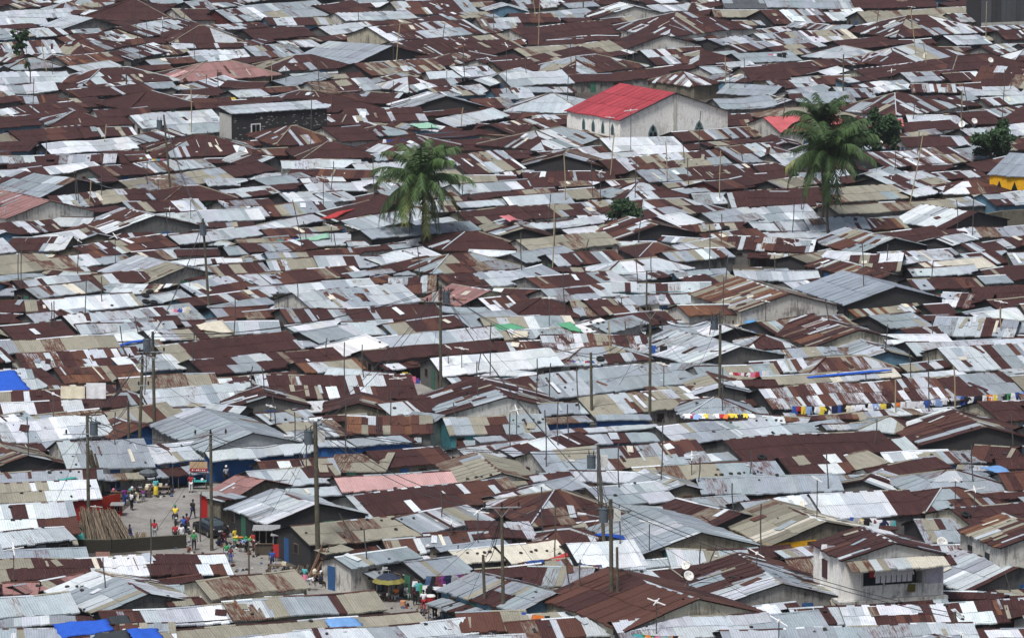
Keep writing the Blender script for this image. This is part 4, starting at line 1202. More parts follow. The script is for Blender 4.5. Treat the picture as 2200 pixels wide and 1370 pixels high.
for i, (xb, yb, xt, yt) in enumerate(MAST):
    p, _ = hit(xb, yb); s = scl(p); H = (yb - yt) / s / math.cos(TH); m = MB(); bam = i % 5 in (0, 1, 3) and i < 40
    pts = [Vector(((xt - xb) / s * f_ + .04 * math.sin(f_ * 5 + i), 0, H * f_)) for f_ in (0, .25, .5, .75, 1)]
    for a, b_ in zip(pts, pts[1:]): m.tube(a, b_, .07 if bam else .055, n=6, cap=False)
    m.tube(pts[-1], pts[-1] + Vector((0, 0, .02)), .05, n=6)
    o = m.build('bamboo_mast' if bam else 'roof_mast', M_BAMBOO if bam else M_THIN); o.location = p; o['bam'] = bam; MASTO.append(o)
M_DISH = paint('dish_white', (.72, .72, .68), .5, .12)
def dish(x, y, r, label, face=1):
    p, _ = hit(x, y + r * 1.8 * scl(at(x, y, 3)) / 1.0 * .6); s = scl(p); o = empty('satellite_dish', p); tag(o, label, 'satellite dish', 'satellite dishes'); z = r + .5
    m = MB(); m.tube((0, .1, 0), (0, .1, z), .035, n=6); m.tube((-.3, .3, 0), (0, .1, z * .8), .02, n=4); m.tube((.3, .3, 0), (0, .1, z * .8), .02, n=4); m.build('stand', M_STEEL, o)
    m = MB(); N = 20; ax = Vector((.35 * face, -.75, .55)).normalized(); u = ax.orthogonal().normalized(); v = ax.cross(u); c = Vector((0, 0, z))
    P = lambda rr_, k: c + (u * math.cos(k * 2 * math.pi / N) + v * math.sin(k * 2 * math.pi / N)) * r * rr_ + ax * (.32 * r * rr_ * rr_)
    for q in range(4):
        for k in range(N): m.face([P(q / 4, k), P((q + 1) / 4, k), P((q + 1) / 4, k + 1), P(q / 4, k + 1)])
    rm = m.build('reflector', M_DISH, o, True); sm = rm.modifiers.new('thickness', 'SOLIDIFY'); sm.thickness = .03
    m = MB(); m.tube(c - v * r * .95, c + ax * r * .95, .015, n=4); m.tube(c + ax * r * .9, c + ax * r * 1.08, .05, n=8); m.build('feed_arm', M_STEEL, o)
dish(2023, 1177, .50, 'large white satellite dish beside the balcony house roof')
dish(1479, 1249, .42, 'white satellite dish on dark legs, lower of the pair by striped roofs')
dish(1474, 1226, .38, 'satellite dish with its back turned, upper of the pair by striped roofs', -1)
dish(667, 1033, .38, 'small white satellite dish beside the thick mossy pole')
dish(2067, 275, .48, 'white satellite dish in front of the broad dark green tree', -1)
dish(2093, 268, .42, 'dish seen edge on just right of another, by the broad tree', 1)
dish(1981, 11, .45, 'far white satellite dish on a rusty roof at the top edge')
dish(2128, 137, .42, 'small satellite dish on a far rusty roof at upper right')
# ---------------------------------------------------------------- tarpaulins lying on roofs
def cloth_mat(name, col, rough=.75): return paint(name, col, rough, .18, 2.5)
TC = dict(blue=(.02, .10, .52), dark=(.035, .042, .05), lightblue=(.16, .33, .62), cream=(.62, .58, .47), white=(.85, .86, .86), green=(.10, .34, .19), palegreen=(.28, .50, .38), teal=(.05, .33, .30), sky=(.10, .30, .58), grey=(.16, .18, .19), red=(.45, .05, .05), navy=(.02, .06, .22), pink=(.62, .2, .22))
def drape(name, poly, colr, label, cat='tarpaulin', n=9, amp=.05, off=.22, kind=None):
    cx = sum(p[0] for p in poly) / len(poly); cy = sum(p[1] for p in poly) / len(poly); hp, hn = hit(cx, cy); hn = hn.normalized()
    if hn.z < .75: hn = Vector((0, 0, 1))
    hp = hp + hn * off; seed = cx
    def pp(x, y):
        d = ray(x, y); t_ = (hp - CAMP).dot(hn) / d.dot(hn); return CAMP + d * t_
    m = MB(); q = poly if len(poly) == 4 else poly[:4]
    def P(u, v):
        x = (q[0][0] * (1 - u) + q[1][0] * u) * (1 - v) + (q[3][0] * (1 - u) + q[2][0] * u) * v; y = (q[0][1] * (1 - u) + q[1][1] * u) * (1 - v) + (q[3][1] * (1 - u) + q[2][1] * u) * v
        p = pp(x, y); w = p + hn * (amp * (math.sin(p.x * 2.1 + seed) + math.sin(p.y * 1.3 + seed * 2) * .8 + .6 * math.sin(p.x * 4.7 + p.y * 3)))
        if u in (0, 1) or v in (0, 1): w = w - hn * (off - .14) + Vector((R.uniform(-.1, .1), R.uniform(-.1, .1), 0))
        return w
    G = [[P(i / n, j / n) for i in range(n + 1)] for j in range(n + 1)]; o0 = hp
    for j in range(n):
        for i in range(n): m.face([G[j][i] - o0, G[j][i + 1] - o0, G[j + 1][i + 1] - o0, G[j + 1][i] - o0])
    o = m.build(name, cloth_mat('cloth_' + colr, TC[colr]), None, True); o.location = o0; tag(o, label, cat, kind=kind); s_ = o.modifiers.new('thickness', 'SOLIDIFY'); s_.thickness = .02
    return o
def tp(x0, y0, s, *p): return [(x0 + a / s, y0 + b_ / s) for a, b_ in p]
drape('tarpaulin', tp(0, 1000, 3.7018, (415, 1250), (850, 1212), (900, 1300), (480, 1365)), 'blue', 'bright blue tarpaulin on the long roof at bottom left, larger of two')
drape('tarpaulin', tp(0, 1000, 3.7018, (1010, 1292), (1250, 1275), (1320, 1375), (1060, 1385)), 'blue', 'bright blue tarpaulin beside a dark sheet at bottom left, smaller of two')
drape('tarpaulin', tp(0, 1000, 3.7018, (855, 1200), (1010, 1185), (1090, 1275), (905, 1302)), 'dark', 'black tarpaulin between two bright blue ones at bottom left, upper one')
drape('tarpaulin', tp(0, 1000, 3.7018, (770, 1325), (1010, 1295), (1060, 1380), (700, 1385)), 'dark', 'black tarpaulin at the bottom edge between two bright blue ones')
drape('tarpaulin', tp(0, 700, 4, (-60, 378), (125, 374), (262, 545), (-60, 566)), 'blue', 'large blue tarpaulin weighed with stones at the left edge')
drape('tarpaulin', tp(0, 700, 4, (950, 170), (1250, 112), (1230, 130), (930, 185)), 'blue', 'narrow blue tarpaulin hanging under a white roof at left')
drape('tarpaulin', tp(550, 1000, 3.7018, (545, 1212), (805, 1200), (860, 1268), (590, 1288)), 'lightblue', 'light blue painted sheet on the tan corrugated roof at the bottom', 'sheet')
drape('tarpaulin', tp(1100, 1000, 3.7018, (650, 535), (880, 545), (905, 575), (690, 560)), 'blue', 'royal blue tarpaulin bundled behind the white corrugated roof')
drape('tarpaulin', tp(1100, 430, 4, (1890, 1110), (2070, 1075), (2080, 1135), (1900, 1165)), 'blue', 'blue tarpaulin in front of the small white walled house', off=.9)
drape('tarpaulin', tp(1100, 430, 4, (1980, 1045), (2080, 1012), (2115, 1040), (2060, 1085)), 'sky', 'light blue tarpaulin edge against the white walled hall', off=.9)
drape('tarpaulin', tp(1100, 430, 4, (1790, 1055), (1960, 1040), (1985, 1075), (1790, 1098)), 'cream', 'cream tarpaulin in front of the small white walled house')
drape('tarpaulin', tp(0, 430, 4, (1340, 172), (1540, 180), (1430, 240), (1340, 262)), 'blue', 'blue tarpaulin hung at the gable of a white roof, upper left')
drape('tarpaulin', tp(0, 430, 4, (1690, 1060), (1910, 1020), (2010, 1140), (1720, 1110)), 'cream', 'stained cream tarpaulin over a low roof below a leaning pole')
drape('tarpaulin', tp(550, 430, 4, (1900, 1090), (2200, 1050), (2340, 1110), (1940, 1140)), 'green', 'pale green torn net sheeting, larger left piece')
drape('tarpaulin', tp(1100, 430, 4, (380, 1050), (500, 1040), (620, 1135), (500, 1110)), 'green', 'green net sheeting left of the white stone dotted tarpaulin')
drape('tarpaulin', tp(1100, 700, 4, (20, 40), (150, 35), (130, 100), (0, 100)), 'cream', 'cream plastic sheet over torn green net')
drape('tarpaulin', tp(550, 430, 4, (330, 335), (620, 282), (640, 320), (420, 345)), 'palegreen', 'pale green sheet on a dark walled shack at upper left centre')
drape('tarpaulin', tp(550, 190, 4, (1310, 310), (1470, 285), (1590, 335), (1400, 340)), 'palegreen', 'sea green sheet beyond the left coconut palm')
drape('tarpaulin', tp(1650, 700, 4, (340, 432), (1062, 367), (1062, 378), (345, 444)), 'blue', 'long thin blue strip along a roof ridge at right', n=14, amp=.01)
drape('tarpaulin', tp(1650, 700, 4, (1540, 1140), (1700, 1165), (1880, 1215), (1600, 1215)), 'navy', 'navy painted boards leaning beside the grey roof with red patches')
drape('tarpaulin', tp(1650, 700, 4, (1820, 1200), (2000, 1190), (2130, 1280), (1990, 1265)), 'lightblue', 'pale blue speckled sheet leaning at the right, behind the grey roof')
drape('tarpaulin', tp(550, 700, 4, (1035, 295), (1105, 300), (1080, 350), (1030, 340)), 'teal', 'turquoise cloth at the top of the market lane')
drape('tarpaulin', tp(550, 430, 4, (545, 150), (700, 105), (850, 62), (690, 150)), 'red', 'bright red metal strip on a rusty roof left of the palm', 'sheet')
drape('tarpaulin', tp(550, 430, 4, (2095, 130), (2170, 125), (2260, 170), (2190, 180)), 'pink', 'salmon pink sheet on the dark roof right of the left palm', 'sheet')
drape('tarpaulin', tp(0, 1000, 3.7018, (520, 520), (640, 500), (830, 610), (590, 590)), 'teal', 'green fishing net heaped beside the yard wall', 'net', amp=.12)
drape('tarpaulin', tp(0, 1000, 3.7018, (465, 95), (600, 88), (625, 103), (470, 108)), 'teal', 'small green net heap on the white roofed shed, far left', 'net', amp=.06, off=.15)
drape('tarpaulin', tp(550, 1000, 3.7018, (1010, 790), (1200, 755), (1250, 810), (1100, 830)), 'white', 'white and green plastic sheet over a stall by the umbrella')
drape('tarpaulin', tp(550, 1000, 3.7018, (330, 130), (520, 130), (630, 190), (400, 190)), 'white', 'crumpled white tarpaulin behind the thick mossy pole')
drape('tarpaulin', tp(1100, 1000, 3.7018, (270, 735), (440, 690), (470, 700), (370, 765)), 'red', 'dark red cloth drying on the cream tarpaulin roof', 'cloth')
drape('tarpaulin', tp(1100, 1000, 3.7018, (110, 760), (240, 738), (265, 765), (130, 785)), 'navy', 'navy cloth drying on the cream tarpaulin roof', 'cloth')
drape('tarpaulin', tp(0, 700, 4, (1460, 410), (1560, 340), (1640, 360), (1500, 412)), 'white', 'striped sheets drying on a roof below the left transformer', 'cloth')
drape('tarpaulin', tp(1650, 700, 4, (-40, 210), (20, 205), (10, 260), (-50, 250)), 'sky', 'blue cloth by the streaky gable roof at right', 'cloth')
# ---------------------------------------------------------------- laundry
GC = dict(w=(.80, .81, .84), b=(.03, .09, .36), n=(.015, .022, .07), k=(.015, .015, .018), r=(.42, .03, .04), y=(.78, .60, .07), p=(.70, .20, .32), g=(.05, .28, .10), o=(.75, .22, .05), t=(.10, .42, .44), s=(.28, .42, .72), e=(.35, .36, .38), m=(.22, .04, .24), c=(.72, .66, .50), d=(.16, .04, .05), j=(.09, .15, .28))
GNAME = dict(w='white', b='blue', n='navy', k='black', r='red', y='yellow', p='pink', g='green', o='orange', t='turquoise', s='pale blue', e='grey', m='purple', c='cream', d='maroon', j='denim blue')
def garment_mesh(kind):
    out = {'shirt': [(-.28, 0), (.28, 0), (.52, -.32), (.40, -.42), (.27, -.26), (.26, -.78), (-.26, -.78), (-.27, -.26), (-.40, -.42), (-.52, -.32)],
           'trousers': [(-.22, 0), (.22, 0), (.26, -.98), (.05, -1.0), (0, -.35), (-.05, -1.0), (-.26, -.98)],
           'towel': [(-.36, 0), (.36, 0), (.37, -.7), (.1, -.74), (-.36, -.69)], 'shorts': [(-.22, 0), (.22, 0), (.28, -.5), (.04, -.52), (0, -.22), (-.04, -.52), (-.28, -.5)],
           'dress': [(-.2, 0), (.2, 0), (.24, -.35), (.42, -1.05), (-.42, -1.03), (-.24, -.35)]}[kind]
    m = MB(); f = lambda x, z, s_: (x, .03 * s_ + .05 * math.sin(x * 9) * (-z) + .02 * math.sin(z * 6), z)
    m.face([f(x, z, -1) for x, z in out]); m.face([f(x, z, 1) for x, z in out][::-1])
    for i in range(len(out)): a, b_ = out[i], out[(i + 1) % len(out)]; m.face([f(*a, -1), f(*b_, -1), f(*b_, 1), f(*a, 1)])
    return m
GPROTO = {}; GCOUNT = 0
ORD = ['first', 'second', 'third', 'fourth', 'fifth', 'sixth', 'seventh', 'eighth', 'ninth', 'tenth', 'eleventh', 'twelfth', 'thirteenth', 'fourteenth', 'fifteenth', 'sixteenth', 'seventeenth', 'eighteenth', 'nineteenth', 'twentieth']
def garment(kind, c, loc, rz, label, group):
    if kind not in GPROTO:
        o = garment_mesh(kind).build(kind, cloth_mat('fabric_w', GC['w'])); GPROTO[kind] = o
    else: o = GPROTO[kind].copy(); COL.objects.link(o)
    o.material_slots[0].link = 'OBJECT'; o.material_slots[0].material = cloth_mat('fabric_' + c, GC[c])
    o.location = loc; o.rotation_euler = (0, 0, rz); k = R.uniform(.8, 1.1); o.scale = (k, 1, k); tag(o, label, kind, group); return o
def laundry(x0, y0, x1, y1, cols, place, sink=.0, kinds=('shirt', 'shirt', 'towel', 'trousers', 'shorts', 'dress')):
    a, _ = hit(x0, y0); b_, _ = hit(x1, y1)
    # keep the line level with the nearer of the two hits
    d = min((a - CAMP).length, (b_ - CAMP).length) - .5
    a = CAMP + ray(x0, y0) * d; b_ = CAMP + ray(x1, y1) * d; ang = math.atan2(b_.y - a.y, b_.x - a.x)
    m = MB(); N = len(cols); P = [a.lerp(b_, k / 8) - Vector((0, 0, .12 * 4 * (k / 8) * (1 - k / 8))) for k in range(9)]
    for k in range(8): m.tube(P[k] - a, P[k + 1] - a, .012, n=3, cap=False)
    o = m.build('clothes_line', M_WIRE); o.location = a; tag(o, 'thin clothes line carrying the washing ' + place, 'clothes line', 'clothes lines')
    for i, c in enumerate(cols):
        f_ = (i + .5) / N; q = a.lerp(b_, f_) - Vector((0, 0, .12 * 4 * f_ * (1 - f_))); kd = R.choice(kinds)
        garment(kd, c, q, ang + R.uniform(-.15, .15), '%s %s, %s from left on line %s' % (GNAME[c], kd, ORD[i], place), 'washing hung out to dry')
laundry(1702, 872, 1858, 868, 'bryskwykwnbkcwww', 'under the left of the long striped roof')
laundry(1865, 866, 1945, 862, 'wswykwow', 'under the middle of the long striped roof')
laundry(1950, 862, 2036, 853, 'wwwbwsw', 'under the middle right of the long striped roof')
laundry(2055, 850, 2120, 848, 'sbkwnkw', 'under the right of the long striped roof')
laundry(2122, 847, 2198, 840, 'owyekgwbs', 'at the right edge below the long striped roof')
laundry(1872, 1111, 1922, 1117, 'wdwnwet', 'behind the balcony house')
laundry(1826, 1109, 1866, 1112, 'beyck', 'above the balcony house ridge')
laundry(1567, 799, 1648, 796, 'wrpwdwprsw', 'on the grey roofs left of the striped one')
laundry(1216, 772, 1272, 774, 'krbwswrb', 'beside the bright white roof')
laundry(652, 965, 728, 962, 'ssnnpew', 'in front of the big grey hall')
laundry(866, 797, 922, 822, 'yrpmbyk', 'in the market lane', kinds=('shirt', 'towel'))
laundry(828, 785, 850, 800, 'tbw', 'at the top of the market lane', kinds=('towel', 'dress'))
laundry(1237, 1207, 1292, 1212, 'kjekdj', 'under the bright white corrugated roof')
laundry(1365, 1360, 1466, 1364, 'tgogkpetokw', 'at the bottom edge by the pale grey roof')
laundry(1120, 1312, 1182, 1322, 'bwook', 'under the eave of the rusty gable roof')
laundry(915, 1237, 1036, 1226, 'jkdmnemdknd', 'below the grey roof right of the umbrella')
laundry(888, 1245, 925, 1258, 'wtgwk', 'just right of the navy and yellow umbrella')
laundry(1542, 573, 1634, 573, 'gbrwcrykwoew', 'on the roof edge right of centre')
laundry(300, 338, 352, 341, 'wgrbyetp', 'under a rusty roof at upper left')
laundry(822, 299, 872, 300, 'wbbrbb', 'beside the house with the yellow door')
laundry(465, 208, 520, 208, 'keywyke', 'above the dark block building')
laundry(600, 514, 636, 510, 'tbrwrb', 'left of the dark walled shack', kinds=('towel',))
laundry(362, 664, 405, 658, 'wcpwbwc', 'below the leaning transformer pole')
laundry(1368, 738, 1460, 742, 'wbkw', 'behind the crossarm pole')
laundry(1650, 116, 1690, 112, 'pwkk', 'on a wall at upper right')
laundry(1765, 1285 - 120, 1790, 1170, 'we', 'on the left side of the balcony house')
# white shirts on the balcony
h = byname('balcony_house'); o = h['obj']; F = hframe(h); L, W, e = h['L'], h['W'], h['eh']; an = h['ang'] + math.pi / 2; y0, y1 = W * .17, W * .80
for i in range(8):
    f_ = .17 + i * .085; c = 'r' if i == 0 else 'w'; q = F(L + .14, y0 + (y1 - y0) * f_, e - .93)
    garment('towel' if i == 0 else 'shirt', c, q, an, '%s hanging %s from the left in the balcony house opening' % ('red cloth' if i == 0 else 'white shirt', ORD[i]), 'washing hung on the balcony').scale = (.72, 1, 1.35 if i else .8)
for i in range(2): garment('shorts', 'w', F(L + .14, y0 + (y1 - y0) * (.88 + i * .07), e - .93), an, 'small white shorts hanging %s at the right end of the balcony' % ('first' if i == 0 else 'last'), 'washing hung on the balcony').scale = (.6, 1, .5)
garment('towel', 'y', F(L + .1, y0 + (y1 - y0) * .80, e - 2.25), an, 'olive cloth draped over the balcony parapet', 'washing hung on the balcony').material_slots[0].material = cloth_mat('fabric_olive', (.14, .12, .03))
# clothes laid flat on a roof
for i, c in enumerate('wrswyewroyykyw'):
    x = 1476 + i * 10.5; p, n = hit(x, 892 + (i % 3)); o_ = garment(['shirt', 'towel'][i % 2], c, p + Vector((0, 0, .16)), R.uniform(-.4, .4), '%s cloth laid flat on roof edge, %s from left, below laundry pole' % (GNAME[c], ORD[i]), 'washing spread on the roof'); o_.rotation_euler = (rad(-68), 0, o_.rotation_euler.z)
# two hanging bed sheets
for x0, x1, yt, yb, c, lb in ((131, 183, 826, 853, 'c', 'large cream bed sheet hanging left of the lilac white one'), (186, 228, 819, 853, 'w', 'large lilac white bed sheet hanging right of the cream one')):
    p, _ = hit((x0 + x1) / 2, yb + 2); s = scl(p); w = (x1 - x0) / s; hh = (yb - yt) / s; m = MB(); N = 12
    for k in range(N):
        for j in range(4):
            f = lambda k, j: (w * (k / N - .5), .06 * math.sin(k * 1.1) * (1 - j / 4) + .1 * (j / 4), hh * j / 4)
            m.face([f(k, j), f(k + 1, j), f(k + 1, j + 1), f(k, j + 1)])
    o = m.build('bed_sheet', cloth_mat('fabric_' + c, GC[c]), None, False); o.location = p + Vector((0, -.3, 0)); tag(o, lb, 'bed sheet', 'bed sheets'); sm = o.modifiers.new('thickness', 'SOLIDIFY'); sm.thickness = .012
# ---------------------------------------------------------------- tyres and stones holding roofs down
def tyre_mesh(R0=.33, r=.12, n=18, k=8):
    m = MB(); P = lambda i, j: ((R0 + r * math.cos(j * 2 * math.pi / k)) * math.cos(i * 2 * math.pi / n) * 1, (R0 + r * math.cos(j * 2 * math.pi / k)) * math.sin(i * 2 * math.pi / n), r * 1.1 * math.sin(j * 2 * math.pi / k))
    for i in range(n):
        for j in range(k): m.face([P(i, j), P(i + 1, j), P(i + 1, j + 1), P(i, j + 1)])
    return m
TY = [(1994, 1108), (2017, 1106), (2049, 1107), (2075, 1108), (1637, 985), (312, 637), (322, 629), (313, 650), (475, 533), (1560, 492), (2170, 482), (330, 652), (1855, 700 + 2), (1475, 1234), (1290, 770 + 3)]
tl_ = ['leftmost of four tyres on a row along a rust roof', 'second of four tyres in a row along a rust roof', 'third of four tyres in a row along a rust roof', 'rightmost of four tyres in a row along a rust roof']
TYO = []
for i, (x, y) in enumerate(TY):
    if i == 0: o = tp0 = tyre_mesh().build('tyre', M_BLACK, None, True)
    else: o = tp0.copy(); COL.objects.link(o)
    p, n = hit(x, y); o.location = p + n * .17; o.rotation_euler = n.to_track_quat('Z', 'Y').to_euler(); TYO.append(o)
    if i < 4: tag(o, 'black ' + tl_[i], 'tyre', 'old tyres on roofs')
STO = []; M_STONE = paint('dark_stone', (.05, .048, .045), .95, .4)
def rock(seed):
    m = MB(); rr = random.Random(seed); n, k = 8, 5; V = {}
    for i in range(n):
        for j in range(k + 1):
            a = i * 2 * math.pi / n; b2 = j * math.pi / k - math.pi / 2; q = 1 + rr.uniform(-.2, .2); V[i, j] = (math.cos(a) * math.cos(b2) * .22 * q, math.sin(a) * math.cos(b2) * .17 * q, math.sin(b2) * .11 * q)
    for i in range(n):
        for j in range(k): m.face([V[i, j], V[(i + 1) % n, j], V[(i + 1) % n, j + 1], V[i, j + 1]])
    return m
rocks = [rock(q).build('roof_stone', M_STONE) for q in range(3)]; used = [False] * 3
rs_ = random.Random(21); tries = 0
LINES = [(1000, 1030, 1060, 1020, 4), (1530, 1022, 1640, 1015, 7), (1620, 905, 1690, 903, 4), (1240, 710, 1310, 708, 5), (1260, 695, 1300, 692, 3), (8, 812, 60, 830, 5), (1110, 1190, 1200, 1178, 5), (840, 535, 930, 552, 5), (1660, 675, 1720, 668, 4), (1860, 590, 1990, 585, 6), (920, 760, 1010, 755, 3), (1560, 1262 - 20, 1600, 1240, 3), (780, 1118, 900, 1112, 5), (1000, 1190, 1060, 1185, 4), (560, 905, 700, 900, 4), (100, 1015, 180, 1012, 4), (300, 1010, 400, 1005, 4), (1090, 905, 1180, 902, 4), (2080, 640, 2170, 655, 4), (1930, 640, 2060, 635, 4)]
pts = []
for x0, y0, x1, y1, n in LINES:
    for k in range(n): pts.append((x0 + (x1 - x0) * (k + .5) / n + rs_.uniform(-4, 4), y0 + (y1 - y0) * (k + .5) / n + rs_.uniform(-2, 2)))
while len(pts) < 190: pts.append((rs_.uniform(5, 2195), rs_.uniform(0, 1) ** .6 * 900 + 465))
for x, y in pts:
    p, n = hit(x, y)
    if p.z < 1.2 or n.z < .7: continue
    i = rs_.randrange(3); o = rocks[i] if not used[i] else rocks[i].copy()
    if used[i]: COL.objects.link(o)
    used[i] = True; o.location = p + n * .07; k = rs_.uniform(.5, 1.0); o.scale = (k, k * rs_.uniform(.8, 1.2), k); o.rotation_euler = (0, 0, rs_.uniform(0, 3)); STO.append(o)
for q in range(3):
    if not used[q]: bpy.data.objects.remove(rocks[q])
# ---------------------------------------------------------------- people
M_SKIN = paint('dark_skin', (.055, .030, .020), .55, .1); M_HAIR = paint('black_hair', (.01, .009, .009), .8)
POSES = {
 'stand': dict(pel=(0, 0, .92), che=(0, .01, 1.30), nek=(0, .01, 1.46), hd=(0, -.01, 1.62), sl=(-.19, .01, 1.40), el=(-.26, .04, 1.12), wl=(-.27, -.04, .88), sr=(.19, .01, 1.40), er=(.26, .04, 1.12), wr=(.27, -.04, .88), hl=(-.10, 0, .88), kl=(-.11, -.01, .48), al=(-.12, .03, .09), tl=(-.13, -.12, .04), hr=(.10, 0, .88), kr=(.11, -.01, .48), ar=(.12, .03, .09), tr=(.13, -.12, .04)),
 'walk': dict(pel=(0, 0, .90), che=(0, -.03, 1.28), nek=(0, -.04, 1.44), hd=(0, -.07, 1.60), sl=(-.19, -.03, 1.38), el=(-.25, .10, 1.13), wl=(-.24, .05, .90), sr=(.19, -.03, 1.38), er=(.26, -.10, 1.13), wr=(.22, -.26, .98), hl=(-.10, 0, .86), kl=(-.11, -.18, .50), al=(-.11, -.22, .10), tl=(-.11, -.37, .06), hr=(.10, 0, .86), kr=(.11, .06, .46), ar=(.11, .32, .14), tr=(.11, .22, .05)),
 'sit': dict(pel=(0, 0, .50), che=(0, -.05, .88), nek=(0, -.06, 1.03), hd=(0, -.09, 1.19), sl=(-.19, -.05, .97), el=(-.25, -.10, .72), wl=(-.16, -.30, .62), sr=(.19, -.05, .97), er=(.25, -.10, .72), wr=(.16, -.30, .62), hl=(-.10, -.02, .48), kl=(-.14, -.44, .50), al=(-.14, -.42, .09), tl=(-.14, -.56, .04), hr=(.10, -.02, .48), kr=(.14, -.44, .50), ar=(.14, -.42, .09), tr=(.14, -.56, .04)),
 'ride': dict(pel=(0, .05, .84), che=(0, -.10, 1.20), nek=(0, -.14, 1.35), hd=(0, -.18, 1.51), sl=(-.20, -.10, 1.29), el=(-.30, -.32, 1.10), wl=(-.28, -.56, 1.04), sr=(.20, -.10, 1.29), er=(.30, -.32, 1.10), wr=(.28, -.56, 1.04), hl=(-.12, .03, .80), kl=(-.22, -.34, .68), al=(-.20, -.14, .33), tl=(-.20, -.28, .28), hr=(.12, .03, .80), kr=(.22, -.34, .68), ar=(.20, -.14, .33), tr=(.20, -.28, .28)),
 'bend': dict(pel=(0, .1, .86), che=(0, -.26, 1.06), nek=(0, -.40, 1.10), hd=(0, -.54, 1.10), sl=(-.19, -.34, 1.08), el=(-.22, -.42, .80), wl=(-.16, -.52, .56), sr=(.19, -.34, 1.08), er=(.22, -.42, .80), wr=(.16, -.52, .56), hl=(-.10, .1, .84), kl=(-.12, .02, .46), al=(-.12, .06, .09), tl=(-.12, -.09, .04), hr=(.10, .1, .84), kr=(.12, .02, .46), ar=(.12, .06, .09), tr=(.12, -.09, .04)),
 'squat': dict(pel=(0, .05, .28), che=(0, -.10, .64), nek=(0, -.16, .78), hd=(0, -.21, .93), sl=(-.19, -.13, .73), el=(-.24, -.32, .55), wl=(-.12, -.50, .48), sr=(.19, -.13, .73), er=(.24, -.32, .55), wr=(.12, -.50, .48), hl=(-.10, .03, .28), kl=(-.17, -.38, .52), al=(-.14, -.12, .09), tl=(-.14, -.27, .04), hr=(.10, .03, .28), kr=(.17, -.38, .52), ar=(.14, -.12, .09), tr=(.14, -.27, .04))}
def skinmesh(name, V, E, rr_, m, parent, sub=1):
    me = bpy.data.meshes.new(name); me.from_pydata(V, E, []); o = bpy.data.objects.new(name, me); COL.objects.link(o); o.parent = parent
    md = o.modifiers.new('skin', 'SKIN'); md.use_smooth_shade = True
    for i, sv in enumerate(me.skin_vertices[0].data): sv.radius = (rr_[i], rr_[i]); sv.use_root = (i == 0)
    if sub: sd_ = o.modifiers.new('sub', 'SUBSURF'); sd_.levels = sub; sd_.render_levels = sub
    me.materials.append(m); return o
PEOPLE = []
